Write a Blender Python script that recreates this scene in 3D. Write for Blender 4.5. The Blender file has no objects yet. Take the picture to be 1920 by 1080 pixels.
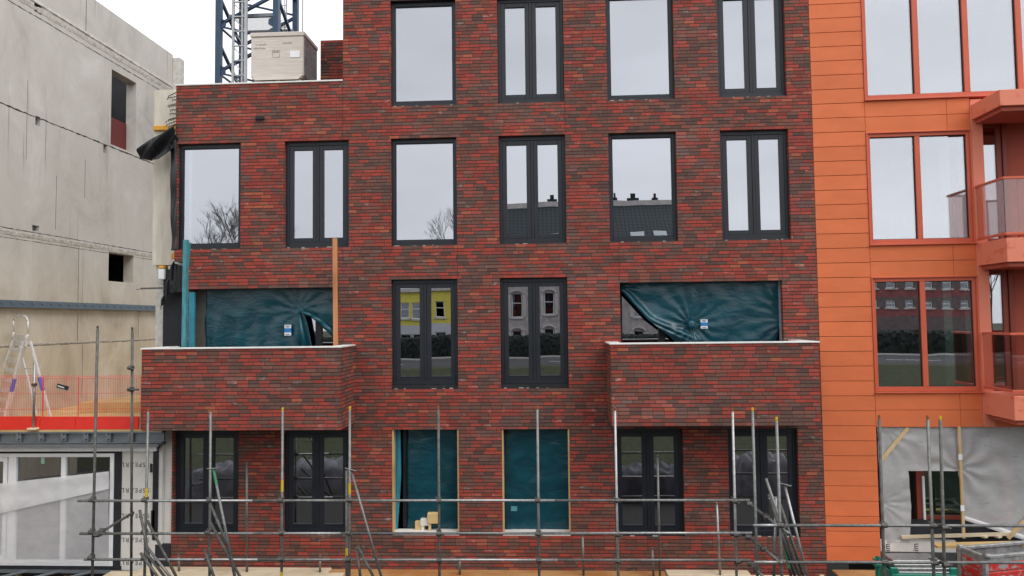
import bpy, bmesh, math, random
from mathutils import Vector, Matrix
random.seed(11)
S = bpy.context.scene
C = S.collection
LIFT = 6.0            # street level is z = 0; everything below is measured from eye level, 6 m above the street

# ------------------------------------------------------------------ camera, sky, sun
YAW, PITCH, ROLL, FPX, DIST = math.radians(2.9208), math.radians(2.7296), math.radians(0.6616), 1300.0, 14.5
def _rot():
    cy, sy = math.cos(YAW), math.sin(YAW); cp, sp = math.cos(PITCH), math.sin(PITCH); cr, sr = math.cos(ROLL), math.sin(ROLL)
    Ry = Matrix(((cy, sy, 0), (-sy, cy, 0), (0, 0, 1)))
    Rp = Matrix(((1, 0, 0), (0, cp, sp), (0, -sp, cp)))
    Rr = Matrix(((cr, 0, -sr), (0, 1, 0), (sr, 0, cr)))
    return Rr @ Rp @ Ry
RM = _rot()
cd = bpy.data.cameras.new('camera'); cam = bpy.data.objects.new('camera', cd); C.objects.link(cam)
cd.sensor_width = 36.0; cd.lens = 36.0 * FPX / 1920.0; cd.clip_start = 0.1; cd.clip_end = 2000
m3 = Matrix((RM[0], RM[2], -RM[1])).transposed()
cam.matrix_world = Matrix.Translation((0, -DIST, LIFT)) @ m3.to_4x4()
S.camera = cam

SUN_EL, SUN_AZ = math.radians(52), math.radians(128)     # high, behind the photographer and to the right
W = bpy.data.worlds.new('World'); S.world = W; W.use_nodes = True
wn = W.node_tree.nodes; wl = W.node_tree.links
bg = wn['Background']
sky = wn.new('ShaderNodeTexSky'); sky.sky_type = 'NISHITA'; sky.sun_disc = False
sky.sun_elevation = SUN_EL; sky.sun_rotation = SUN_AZ; sky.air_density = 1.0; sky.dust_density = 4.0; sky.ozone_density = 1.0
hs = wn.new('ShaderNodeHueSaturation'); hs.inputs['Saturation'].default_value = 0.10
wl.new(sky.outputs[0], hs.inputs['Color'])
tc = wn.new('ShaderNodeTexCoord'); mp = wn.new('ShaderNodeMapping'); mp.inputs['Scale'].default_value = (1.0, 1.0, 3.0)
nz = wn.new('ShaderNodeTexNoise'); nz.inputs['Scale'].default_value = 2.2; nz.inputs['Detail'].default_value = 5
wl.new(tc.outputs['Generated'], mp.inputs[0]); wl.new(mp.outputs[0], nz.inputs['Vector'])
rp = wn.new('ShaderNodeMapRange'); rp.inputs[1].default_value = 0.3; rp.inputs[2].default_value = 0.75; rp.inputs[3].default_value = 0.86; rp.inputs[4].default_value = 1.10
wl.new(nz.outputs['Fac'], rp.inputs[0])
mxw = wn.new('ShaderNodeMix'); mxw.data_type = 'RGBA'; mxw.blend_type = 'MIX'; mxw.inputs[0].default_value = 0.72
mxw.inputs[7].default_value = (12.0, 12.0, 12.3, 1)          # the even white of the cloud layer
wl.new(hs.outputs[0], mxw.inputs[6])
vm = wn.new('ShaderNodeVectorMath'); vm.operation = 'SCALE'
wl.new(mxw.outputs[2], vm.inputs[0]); wl.new(rp.outputs[0], vm.inputs['Scale'])
wl.new(vm.outputs[0], bg.inputs['Color']); bg.inputs['Strength'].default_value = 0.12
sd = bpy.data.lights.new('sun', 'SUN'); sun = bpy.data.objects.new('sun', sd); C.objects.link(sun)
sd.energy = 1.1; sd.angle = math.radians(40); sd.color = (1.0, 0.97, 0.93)
sun.rotation_euler = (math.pi / 2 - SUN_EL, 0, math.pi - SUN_AZ); sun.location = (-10, -40, 60)
S.view_settings.view_transform = 'Standard'; S.view_settings.look = 'None'; S.view_settings.exposure = 0.2; S.view_settings.gamma = 1.0
S.cycles.max_bounces = 8; S.cycles.transparent_max_bounces = 12; S.cycles.use_denoising = True

# ------------------------------------------------------------------ helpers
def ray(u, v):
    return RM.transposed() @ Vector(((u - 960) / FPX, 1.0, -(v - 540) / FPX))
def at(u, v, y=0.0):
    d = ray(u, v); k = (y + DIST) / d.y
    return Vector((d.x * k, y, d.z * k))
def atx(u, v, x):
    d = ray(u, v); k = x / d.x
    return Vector((x, d.y * k - DIST, d.z * k))
def mirror(u, v, y):            # where a thing seen in the window glass really stands, across the street
    p = at(u, v, y); return Vector((p.x, -y, p.z))
GX = -12.9                       # face of the grey concrete side wall
OA = math.radians(2.0); OX, OY = 5.538, 0.0     # the orange block stands turned by two degrees
OE = Vector((math.cos(OA), -math.sin(OA), 0)); ON = Vector((math.sin(OA), math.cos(OA), 0))
def oxf(p): return (OX + p[0] * OE.x + p[1] * ON.x, OY + p[0] * OE.y + p[1] * ON.y, p[2])
def ato(u, v, t=0.0):
    d = ray(u, v); c = Vector((0, -DIST, 0)); p0 = Vector((OX, OY, 0)) + ON * t
    k = (p0 - c).dot(ON) / d.dot(ON); p = c + d * k
    return (p - Vector((OX, OY, 0))).dot(OE), p.z

class MB:
    def __init__(s, xf=None): s.v = []; s.f = []; s.xf = xf
    def add(s, vs, fs):
        o = len(s.v); s.v += [tuple(p) for p in vs]; s.f += [tuple(i + o for i in q) for q in fs]; return s
    def box(s, x0, x1, y0, y1, z0, z1):
        return s.add([(x0,y0,z0),(x1,y0,z0),(x1,y1,z0),(x0,y1,z0),(x0,y0,z1),(x1,y0,z1),(x1,y1,z1),(x0,y1,z1)],
              [(0,3,2,1),(4,5,6,7),(0,1,5,4),(1,2,6,5),(2,3,7,6),(3,0,4,7)])
    def bev(s, x0, x1, y0, y1, z0, z1, b=0.006):      # box with chamfered long edges
        bm = bmesh.new(); bmesh.ops.create_cube(bm, size=1)
        for q in bm.verts: q.co = Vector(((x0+x1)/2+q.co.x*(x1-x0), (y0+y1)/2+q.co.y*(y1-y0), (z0+z1)/2+q.co.z*(z1-z0)))
        bmesh.ops.bevel(bm, geom=bm.edges[:], offset=b, segments=1, affect='EDGES')
        bm.verts.index_update(); s.add([q.co for q in bm.verts], [[q.index for q in f.verts] for f in bm.faces]); bm.free(); return s
    def beam(s, p0, p1, w, h, up=(0,0,1), b=0.0):
        p0, p1 = Vector(p0), Vector(p1); d = (p1-p0).normalized(); up = Vector(up)
        if abs(d.dot(up)) > 0.97: up = Vector((0,1,0))
        sx = d.cross(up).normalized(); sz = sx.cross(d).normalized(); vs = []
        for p in (p0, p1):
            for a, c in ((-1,-1),(1,-1),(1,1),(-1,1)): vs.append(p + sx*a*w/2 + sz*c*h/2)
        return s.add(vs, [(0,1,2,3),(7,6,5,4),(0,4,5,1),(1,5,6,2),(2,6,7,3),(3,7,4,0)])
    def tube(s, p0, p1, r, n=10, r1=None, caps=True, hollow=False):
        p0, p1 = Vector(p0), Vector(p1); d = (p1-p0).normalized(); a = Vector((0,0,1)) if abs(d.z) < .9 else Vector((1,0,0))
        x = d.cross(a).normalized(); y = x.cross(d); r1 = r if r1 is None else r1; vs = []; fs = []
        for p, rr in ((p0, r), (p1, r1)):
            for i in range(n):
                t = 2*math.pi*i/n; vs.append(p + x*math.cos(t)*rr + y*math.sin(t)*rr)
        for i in range(n): fs.append((i, (i+1) % n, n+(i+1) % n, n+i))
        if caps: fs += [tuple(range(n-1,-1,-1)), tuple(range(n,2*n))]
        return s.add(vs, fs)
    def path(s, pts, r, n=8):
        for a, b in zip(pts[:-1], pts[1:]): s.tube(a, b, r, n)
        return s
    def prism(s, pts, y0, y1):            # outline in x,z pushed from y0 to y1
        n = len(pts); return s.add([(x,y0,z) for x,z in pts]+[(x,y1,z) for x,z in pts],
              [tuple(range(n)), tuple(range(2*n-1,n-1,-1))]+[(i,n+i,n+(i+1)%n,(i+1)%n) for i in range(n)])
    def build(s, name, mat, parent=None, smooth=False):
        me = bpy.data.meshes.new(name); vs = [s.xf(p) for p in s.v] if s.xf else s.v
        me.from_pydata(vs, [], s.f); me.update()
        bm = bmesh.new(); bm.from_mesh(me); bmesh.ops.recalc_face_normals(bm, faces=bm.faces); bm.to_mesh(me); bm.free()
        if smooth:
            for p in me.polygons: p.use_smooth = True
        o = bpy.data.objects.new(name, me); C.objects.link(o)
        if mat: me.materials.append(mat)
        if parent: o.parent = parent
        return o
def tag(o, label, cat, group=None, kind=None):
    if kind: o['kind'] = kind
    if label: o['label'] = label
    if cat: o['category'] = cat
    if group: o['group'] = group
    return o
def thing(name, label, cat, group=None):
    o = bpy.data.objects.new(name, None); C.objects.link(o); o.empty_display_size = 0.2
    return tag(o, label, cat, group)
def smooth_on(o):
    for p in o.data.polygons: p.use_smooth = True
    return o

# ------------------------------------------------------------------ materials
class NT:
    def __init__(s, name):
        s.m = bpy.data.materials.new(name); s.m.use_nodes = True; s.t = s.m.node_tree; s.n = s.t.nodes; s.l = s.t.links
        s.b = s.n['Principled BSDF']; s.out = s.n['Material Output']; s.g = None
    def pos(s):
        if not s.g: s.g = s.n.new('ShaderNodeNewGeometry')
        return s.g.outputs['Position']
    def put(s, x, sock):
        if isinstance(x, bpy.types.NodeSocket): s.l.new(x, sock)
        else: sock.default_value = x
    def math(s, op, a, b=None, c=None):
        q = s.n.new('ShaderNodeMath'); q.operation = op; s.put(a, q.inputs[0])
        if b is not None: s.put(b, q.inputs[1])
        if c is not None: s.put(c, q.inputs[2])
        return q.outputs[0]
    def sep(s, v):
        q = s.n.new('ShaderNodeSeparateXYZ'); s.put(v, q.inputs[0]); return q.outputs
    def comb(s, x, y, z):
        q = s.n.new('ShaderNodeCombineXYZ'); s.put(x, q.inputs[0]); s.put(y, q.inputs[1]); s.put(z, q.inputs[2]); return q.outputs[0]
    def scale(s, v, k):
        q = s.n.new('ShaderNodeVectorMath'); q.operation = 'MULTIPLY'; s.put(v, q.inputs[0]); q.inputs[1].default_value = k; return q.outputs[0]
    def noise(s, v, sc, det=3, rough=.55, dist=0):
        q = s.n.new('ShaderNodeTexNoise'); s.put(v, q.inputs['Vector']); q.inputs['Scale'].default_value = sc
        q.inputs['Detail'].default_value = det; q.inputs['Roughness'].default_value = rough; q.inputs['Distortion'].default_value = dist; return q.outputs['Fac']
    def white(s, v):
        q = s.n.new('ShaderNodeTexWhiteNoise'); q.noise_dimensions = '3D'; s.put(v, q.inputs['Vector']); return q
    def rng(s, v, a, b, c=0., d=1.):
        q = s.n.new('ShaderNodeMapRange'); s.put(v, q.inputs[0])
        for i, k in enumerate((a, b, c, d)): q.inputs[i+1].default_value = k
        return q.outputs[0]
    def ramp(s, v, stops, mode='LINEAR'):
        q = s.n.new('ShaderNodeValToRGB'); s.put(v, q.inputs[0]); q.color_ramp.interpolation = mode; e = q.color_ramp.elements
        while len(e) < len(stops): e.new(0.5)
        for k, (p, c) in zip(e, stops): k.position = p; k.color = (*c, 1)
        return q.outputs[0]
    def mix(s, f, a, b, mode='MIX'):
        q = s.n.new('ShaderNodeMix'); q.data_type = 'RGBA'; q.blend_type = mode; s.put(f, q.inputs[0])
        for x, k in ((a, 6), (b, 7)):
            if isinstance(x, tuple) and len(x) == 3: x = (*x, 1)
            s.put(x, q.inputs[k])
        return q.outputs[2]
    def bump(s, h, st=.3, dist=.01):
        q = s.n.new('ShaderNodeBump'); q.inputs['Strength'].default_value = st; q.inputs['Distance'].default_value = dist; s.put(h, q.inputs['Height'])
        s.l.new(q.outputs[0], s.b.inputs['Normal']); return q.outputs[0]
    def fin(s, col, rough=.6, metal=0., spec=.5):
        if isinstance(col, tuple) and len(col) == 3: col = (*col, 1)
        s.put(col, s.b.inputs['Base Color']); s.put(rough, s.b.inputs['Roughness']); s.put(metal, s.b.inputs['Metallic'])
        s.b.inputs['Specular IOR Level'].default_value = spec; return s.m
def simple(name, col, rough=.6, metal=0., var=.12, sc=6., stretch=(1,1,1), bump=0., spec=.4, dirt=0.):
    t = NT(name); p = t.scale(t.pos(), stretch); n = t.noise(p, sc, 4)
    f = t.rng(n, .3, .7, 1-var, 1+var)
    c = t.mix(1.0, col, t.comb(f, f, f), 'MULTIPLY')
    if dirt:
        d = t.rng(t.noise(t.scale(t.pos(), (3, 3, .5)), 1.6, 5, .65), .5, .75, 0, dirt)
        c = t.mix(d, c, (col[0]*.45, col[1]*.43, col[2]*.4))
    if bump: t.bump(t.noise(p, sc*2.5, 4), bump, .01)
    return t.fin(c, t.rng(n, .2, .8, max(rough-.08, .02), rough+.08), metal, spec)

def brick_mat():
    t = NT('brick'); x, y, z = t.sep(t.pos()); u = t.math('ADD', x, y)
    H, L = .0718, .2185
    zr = t.math('DIVIDE', z, H); row = t.math('FLOOR', zr); fv = t.math('FRACT', zr)
    w0 = t.white(t.comb(row, 3.7, 1.1)).outputs['Value']
    sh = t.math('DIVIDE', t.math('FLOOR', t.math('MULTIPLY', w0, 4.0)), 4.0)
    uu = t.math('ADD', t.math('DIVIDE', u, L), sh); col = t.math('FLOOR', uu); fu = t.math('FRACT', uu)
    wn_ = t.white(t.comb(col, row, 9.3)); c1 = wn_.outputs['Value']; r, g, b = t.sep(wn_.outputs['Color'])
    nzb = t.noise(t.comb(t.math('MULTIPLY', col, .62), t.math('MULTIPLY', row, .42), 4.2), 1.0, 1.5, .5)
    big = t.noise(t.scale(t.pos(), (.28, .28, .4)), 1.0, 2)
    k = t.math('ADD', t.math('MULTIPLY', c1, .44), t.math('MULTIPLY_ADD', nzb, 1.6, -.545))
    k = t.math('ADD', k, t.math('MULTIPLY_ADD', big, .65, -.33))
    base = t.ramp(k, [(0, (.118,.073,.065)), (.16, (.142,.086,.074)), (.31, (.165,.083,.066)), (.43, (.205,.076,.058)), (.51, (.245,.058,.046)), (.64, (.300,.060,.045)), (.82, (.31,.098,.058)), (.92, (.27,.068,.054))], 'CONSTANT')
    br = t.rng(r, 0, 1, .76, 1.14); base = t.mix(1.0, base, t.comb(t.math('MULTIPLY', br, 1.12), br, t.math('MULTIPLY', br, .95)), 'MULTIPLY')
    fine = t.noise(t.scale(t.pos(), (14, 14, 40)), 1.0, 4, .65); ff = t.rng(fine, .25, .75, .78, 1.2)
    base = t.mix(1.0, base, t.comb(ff, ff, ff), 'MULTIPLY')
    # lime bloom: whole bricks in some courses, and small white smears
    ef = t.rng(t.noise(t.scale(t.pos(), (.5, .5, 1.3)), 1.0, 4, .6), .50, .72, 0, .30)
    ef = t.math('MULTIPLY', ef, t.rng(g, .25, 1, .1, 1)); base = t.mix(ef, base, (.38, .26, .235))
    sm = t.math('MULTIPLY', t.math('GREATER_THAN', b, .955), t.rng(t.noise(t.scale(t.pos(), (7, 7, 16)), 1.0, 5, .7), .52, .68, 0, .55))
    base = t.mix(sm, base, (.50, .45, .42))
    jv = t.math('LESS_THAN', t.math('MULTIPLY', t.math('MINIMUM', fu, t.math('SUBTRACT', 1.0, fu)), L), .0028)
    jb = t.math('LESS_THAN', t.math('MULTIPLY', fv, H), .0135)  # bed joint, wide and dark: shadow line under each brick painted in
    j = t.math('MAXIMUM', jv, jb)
    for X, z0, z1 in ((-4.338, 1.4, 5.2), (.42, 3.93, 4.6), (1.50, .78, 1.6), (4.826, .78, 1.6), (-1.886, .9, 1.6)):      # movement joints in the facade
        k1 = t.math('COMPARE', x, X, .0045); k2 = t.math('COMPARE', z, (z0+z1)/2+LIFT, (z1-z0)/2)
        j = t.math('MAXIMUM', j, t.math('MULTIPLY', k1, k2))
    base = t.mix(j, base, (.026, .019, .019))
    hgt = t.math('ADD', t.math('MULTIPLY', t.math('SUBTRACT', 1.0, j), 1.0), t.math('ADD', t.math('MULTIPLY', g, .25), t.math('MULTIPLY', fine, .2)))
    t.bump(hgt, .55, .012)
    return t.fin(base, .82, 0, .25)
BRICK = brick_mat()

def concrete_mat():
    t = NT('concrete'); x, y, z = t.sep(t.pos())
    n = t.noise(t.scale(t.pos(), (.7, .7, .5)), 1.0, 7, .68, .5)
    c = t.ramp(n, [(.30, (.42,.40,.365)), (.45, (.53,.505,.465)), (.58, (.58,.555,.515)), (.70, (.66,.64,.605))])
    low = t.rng(t.math('ADD', z, t.math('MULTIPLY', n, 1.2)), 5.2+.6, 8.4+.6, .75, 0)      # lower storeys cast in a yellower mix
    c = t.mix(low, c, t.ramp(n, [(.32, (.40,.325,.215)), (.5, (.54,.455,.32)), (.68, (.66,.585,.45))]))
    st = t.rng(t.noise(t.comb(t.math('MULTIPLY', y, 10.5), 0, t.math('MULTIPLY', z, .22)), 1.0, 3, .6), .60, .70, 0, .7)
    msk = t.rng(t.noise(t.scale(t.pos(), (.5, .5, .35)), 1.0, 2), .44, .58, 0, 1)
    c = t.mix(t.math('MULTIPLY', st, msk), c, (.17, .155, .14))
    st2 = t.rng(t.noise(t.comb(t.math('MULTIPLY', y, 3.1), 7, t.math('MULTIPLY', z, .25)), 1.0, 3, .6), .62, .76, 0, .4)
    c = t.mix(st2, c, (.55, .53, .49))
    sp = t.rng(t.noise(t.pos(), 9, 4, .7), .66, .72, 0, .35); c = t.mix(sp, c, (.60, .58, .55))
    t.bump(t.noise(t.pos(), 14, 5), .12, .01)
    return t.fin(c, .9, 0, .2)
CONC = concrete_mat()
CONC_L = simple('pale concrete', (.60,.58,.54), .9, 0, .18, 9, bump=.4)
CONC_R = simple('rough concrete', (.47,.44,.39), .95, 0, .35, 14, bump=.9)
FRAME = simple('anthracite window paint', (.012,.0155,.023), .45, 0, .08, 3, spec=.45)
SASH = simple('anthracite sash paint', (.0135,.017,.025), .42, 0, .08, 3, spec=.45)
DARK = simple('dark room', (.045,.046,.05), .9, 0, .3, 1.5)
BLACK = simple('black membrane', (.016,.017,.021), .45, 0, .3, 5, bump=.25, spec=.5)
BLACKM = simple('dark felt', (.022,.024,.03), .8, 0, .25, 6)
COPE = simple('white coping metal', (.80,.80,.78), .4, 0, .05, 3)
WHITE = simple('white paint', (.86,.87,.89), .35, 0, .05, 4)
WBOARD = simple('cement board', (.73,.705,.67), .8, 0, .06, 4, dirt=.12)
CREAM = simple('cream insulation', (.66,.62,.53), .85, 0, .12, 2.2, stretch=(3,3,.7), dirt=.35)
OCHRE = simple('orange insulation tape', (.72,.36,.04), .6, 0, .2, 7)
GALV = simple('galvanised tube', (.20,.21,.205), .5, .6, .28, 16, dirt=.5)
GALVD = simple('weathered tube', (.12,.12,.112), .6, .35, .4, 13, dirt=.6)
GALVB = simple('bright tube', (.36,.37,.37), .42, .7, .25, 16)
COUP = simple('coupler steel', (.12,.115,.11), .55, .6, .4, 25)
RUST = simple('rusty pin', (.30,.12,.05), .7, .3, .4, 30)
YEL = simple('yellow tape', (.58,.42,.03), .5, 0, .1, 20)
GRN = simple('green paint', (.05,.22,.10), .55, 0, .3, 18)
STEELB = simple('blue grey steel', (.115,.15,.185), .5, .3, .12, 5)
STEELG = simple('grey joist steel', (.22,.245,.27), .45, .5, .12, 6)
CRANE = simple('crane navy paint', (.030,.062,.115), .45, 0, .15, 4)
CRANEL = simple('crane galvanised', (.42,.43,.44), .5, .5, .15, 8)
def wood(name, a, b, sc=1.0, stretch=(.7, 9, 9), rough=.75, wet=None):
    t = NT(name); n = t.noise(t.scale(t.pos(), stretch), 2.2*sc, 5, .6, .4); n2 = t.noise(t.pos(), 1.1, 3)
    c = t.mix(t.rng(n, .3, .7), a, b); c = t.mix(t.rng(n2, .5, .72, 0, .45), c, (a[0]*.55, a[1]*.5, a[2]*.45))
    if wet: c = t.mix(t.rng(t.noise(t.pos(), .9, 3), .45, .6, 0, .7), c, wet)
    t.bump(n, .15, .005); return t.fin(c, rough, 0, .3)
PALEW = wood('pale new timber', (.62,.50,.34), (.74,.64,.48))
DECKW = wood('wet plywood', (.40,.20,.075), (.50,.29,.12), wet=(.36,.13,.035))
YELW = wood('yellow pine', (.55,.36,.15), (.68,.49,.24), stretch=(.7, .7, .7))
TIMB = wood('pine batten', (.58,.39,.20), (.70,.53,.31), stretch=(5, 5, .8))
ORANGEW = wood('orange timber post', (.52,.20,.09), (.62,.29,.14), stretch=(8, 8, .5))
TEALP = simple('teal painted post', (.065,.26,.30), .55, 0, .3, 9, stretch=(2,2,.4), dirt=.4)
TEALP2 = simple('bright teal board', (.03,.23,.31), .6, 0, .15, 5)
REDB = simple('red toe board', (.78,.035,.022), .38, 0, .06, 3)
REDW = simple('red coated wire', (.72,.10,.09), .5, 0, .1, 9)
ALU = simple('ladder aluminium', (.70,.70,.70), .4, .35, .12, 12)
BLUE = simple('blue tape', (.03,.13,.55), .5)
GREENP = simple('green crate plastic', (.006,.17,.115), .4, 0, .12, 8)
REDP = simple('red stillage paint', (.55,.022,.018), .45, 0, .15, 4)
SKIPG = simple('galvanised rim', (.33,.34,.34), .55, .4, .35, 9, dirt=.5)
def redworn():
    t = NT('worn red paint'); w = t.rng(t.noise(t.scale(t.pos(), (1, 1, 1.6)), 6, 5, .65), .52, .58)
    return t.fin(t.mix(w, (.52,.025,.02), (.30,.28,.27)), .55, 0, .4)
REDWORN = redworn()
def orange_panel():
    t = NT('orange ceramic cladding'); n = t.noise(t.scale(t.pos(), (1.2, 1.2, 2.2)), 1.2, 4); x, y, z = t.sep(t.pos())
    pr = t.white(t.comb(0, 0, t.math('FLOOR', t.math('DIVIDE', t.math('SUBTRACT', z, 3.8), .3005)))).outputs['Value']
    f = t.math('MULTIPLY', t.rng(n, .3, .7, .93, 1.07), t.rng(pr, 0, 1, .95, 1.05))
    c = t.mix(1.0, (.69, .175, .066), t.comb(f, f, f), 'MULTIPLY')
    c = t.mix(t.rng(t.noise(t.scale(t.pos(), (1.5, 1.5, 5)), 1.3, 5, .65), .52, .76, 0, .28), c, (.74,.25,.12))
    gr = t.noise(t.pos(), 160, 2); g = t.rng(gr, .3, .7, .93, 1.07); c = t.mix(1.0, c, t.comb(g, g, g), 'MULTIPLY')
    t.bump(gr, .05, .002); return t.fin(c, .6, 0, .25)
OPANEL = orange_panel()
OMETAL = simple('orange red window metal', (.58,.115,.058), .42, 0, .06, 3, spec=.4)
OPINK = simple('salmon coated aluminium', (.70,.215,.135), .5, 0, .08, 2, spec=.35)
def ofascia():
    t = NT('salmon fascia'); n = t.noise(t.scale(t.pos(), (2, 2, 3)), 2.0, 5, .6)
    return t.fin(t.mix(t.rng(n, .56, .66, 0, .6), (.74,.235,.145), (.62,.10,.04)), .5, 0, .35)
OFASC = ofascia()
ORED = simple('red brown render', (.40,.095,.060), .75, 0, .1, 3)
OGAP = simple('dark cladding rail', (.10,.028,.016), .8)
REDWIN = simple('red brown window frame', (.26,.055,.035), .45)

def glass(name, refl=.40, tint=(.30,.34,.37), gcol=(.90,.93,1.0), wav=.009, ior=1.5):
    t = NT(name); t.n.remove(t.b)
    tr = t.n.new('ShaderNodeBsdfTransparent'); tr.inputs[0].default_value = (*tint, 1)
    gl = t.n.new('ShaderNodeBsdfGlossy'); gl.inputs['Roughness'].default_value = 0.0; gl.inputs[0].default_value = (*gcol, 1)
    fr = t.n.new('ShaderNodeFresnel'); fr.inputs[0].default_value = ior
    bp = t.n.new('ShaderNodeBump'); bp.inputs['Strength'].default_value = wav; bp.inputs['Distance'].default_value = .1
    t.l.new(t.noise(t.pos(), 1.1, 1), bp.inputs['Height']); t.l.new(bp.outputs[0], gl.inputs['Normal'])
    f = t.math('MINIMUM', t.math('ADD', fr.outputs[0], refl - .04), 1.0)
    mx = t.n.new('ShaderNodeMixShader'); t.l.new(f, mx.inputs[0]); t.l.new(tr.outputs[0], mx.inputs[1]); t.l.new(gl.outputs[0], mx.inputs[2])
    t.l.new(mx.outputs[0], t.out.inputs[0]); return t.m
GLASS = glass('coated window glass', .46)
GLASSO = glass('clear window glass', .40, (.74,.82,.80), (.92,.92,.99))
GLASSB = glass('balustrade glass', .12, (.86,.80,.79), (1, .95, .95), .004, 1.12)
GLASSX = glass('house window glass', .2, (.3,.3,.3))

def teal_sheet():
    t = NT('teal plastic sheet'); n = t.noise(t.scale(t.pos(), (1.2, 1.2, 2.6)), 1.6, 5, .6, .6)
    n2 = t.noise(t.scale(t.pos(), (5, 5, 18)), 1.0, 3, .6, .8)
    c = t.mix(t.rng(n, .35, .7), (.005,.055,.080), (.009,.092,.128))
    t.bump(t.math('ADD', t.math('MULTIPLY', n, 1.6), t.math('MULTIPLY', n2, .12)), .3, .05); t.fin(c, .24, 0, .6)
    tl = t.n.new('ShaderNodeBsdfTransparent'); tl.inputs[0].default_value = (.02,.15,.2,1)
    mx = t.n.new('ShaderNodeMixShader'); mx.inputs[0].default_value = .2
    t.l.new(t.b.outputs[0], mx.inputs[1]); t.l.new(tl.outputs[0], mx.inputs[2]); t.l.new(mx.outputs[0], t.out.inputs[0]); return t.m
TEAL = teal_sheet()
TEAL2 = simple('teal sheet roll', (.008,.085,.118), .3, 0, .2, 4, spec=.6)
def film(name, col, tr, rough=.35, blue=False, bump=.25, sc=3):
    t = NT(name); n = t.noise(t.scale(t.pos(), (1, 1, 1.5)), sc, 5, .6, .5); f = t.rng(n, .3, .7, .9, 1.1)
    c = t.mix(1.0, col, t.comb(f, f, f), 'MULTIPLY')
    if blue:
        x, y, z = t.sep(t.pos()); gx = t.math('LESS_THAN', t.math('FRACT', t.math('MULTIPLY', x, 22.)), .18); gz = t.math('LESS_THAN', t.math('FRACT', t.math('MULTIPLY', z, 22.)), .18)
        c = t.mix(t.math('MULTIPLY', t.math('MAXIMUM', gx, gz), .22), c, (.62,.62,.62))
        bl = t.rng(t.noise(t.scale(t.pos(), (3.2, 3.2, 9)), 2.0, 2), .66, .71, 0, .4); c = t.mix(bl, c, (.22,.36,.52))
    t.bump(n, bump, .04); t.fin(c, rough, 0, .5)
    tl = t.n.new('ShaderNodeBsdfTransparent'); mx = t.n.new('ShaderNodeMixShader'); mx.inputs[0].default_value = tr
    t.l.new(t.b.outputs[0], mx.inputs[1]); t.l.new(tl.outputs[0], mx.inputs[2]); t.l.new(mx.outputs[0], t.out.inputs[0]); return t.m
FILMG = film('grey reinforced sheet', (.62,.62,.62), .34, .38, True, .5)
FILMW = film('white translucent film', (.90,.89,.91), .52, .5)
FILMW2 = film('double white film', (.95,.95,.965), .40, .45, False, .08)
WRAP = film('stretch wrapped board', (.66,.62,.585), .0, .3, False, .5, 5)
def wrap_mat(name, col, dark):
    t = NT(name); w = t.noise(t.comb(t.math('MULTIPLY', t.sep(t.pos())[0], 1.6), t.math('MULTIPLY', t.sep(t.pos())[1], 1.6), t.math('MULTIPLY', t.sep(t.pos())[2], 26.)), 1.0, 4, .6, 1.2)
    c = t.mix(t.rng(w, .35, .7), col, dark); t.bump(w, .5, .02); return t.fin(c, .28, 0, .55)
WRAPF = wrap_mat('wrapped carton', (.70,.635,.57), (.56,.50,.44))
WRAPS = wrap_mat('wrapped brick side', (.10,.08,.085), (.30,.27,.275))

# ------------------------------------------------------------------ the street (ground and what the glass reflects)
def structure(o): o['kind'] = 'structure'; return o
GZ = -LIFT
ASPH = simple('asphalt', (.055,.055,.058), .9, 0, .25, 2, bump=.2)
EARTH = simple('site mud', (.030,.028,.025), .95, 0, .25, 1.2, bump=.4)
PAVE = simple('pavement', (.24,.235,.225), .9, 0, .15, 3)
GRASS = simple('verge grass', (.045,.050,.022), .95, 0, .4, 5, bump=.5)
structure(MB().add([(-300,-300,GZ),(300,-300,GZ),(300,300,GZ),(-300,300,GZ)], [(0,1,2,3)]).build('ground', EARTH))
TZ = -2.6       # the street opposite runs on a grassy dike
structure(MB().add([(x, y, z) for x in (-200, 200) for y, z in ((-14, GZ), (-16, GZ+.6), (-24, TZ), (-260, TZ), (-262, GZ))], [(0,1,6,5),(1,2,7,6),(2,3,8,7),(3,4,9,8)]).build('grass_embankment', GRASS))
structure(MB().box(-150,150,-31.5,-25.5,TZ-.1,TZ+.004).build('road', ASPH))
mk = MB()
for i in range(-24, 25): mk.box(i*6, i*6+3, -28.58, -28.43, TZ-.05, TZ+.009)
structure(mk.build('road_marking', WHITE))
structure(MB().box(-150,150,-33.5,-31.5,TZ-.1,TZ+.13).build('pavement', PAVE))

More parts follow.
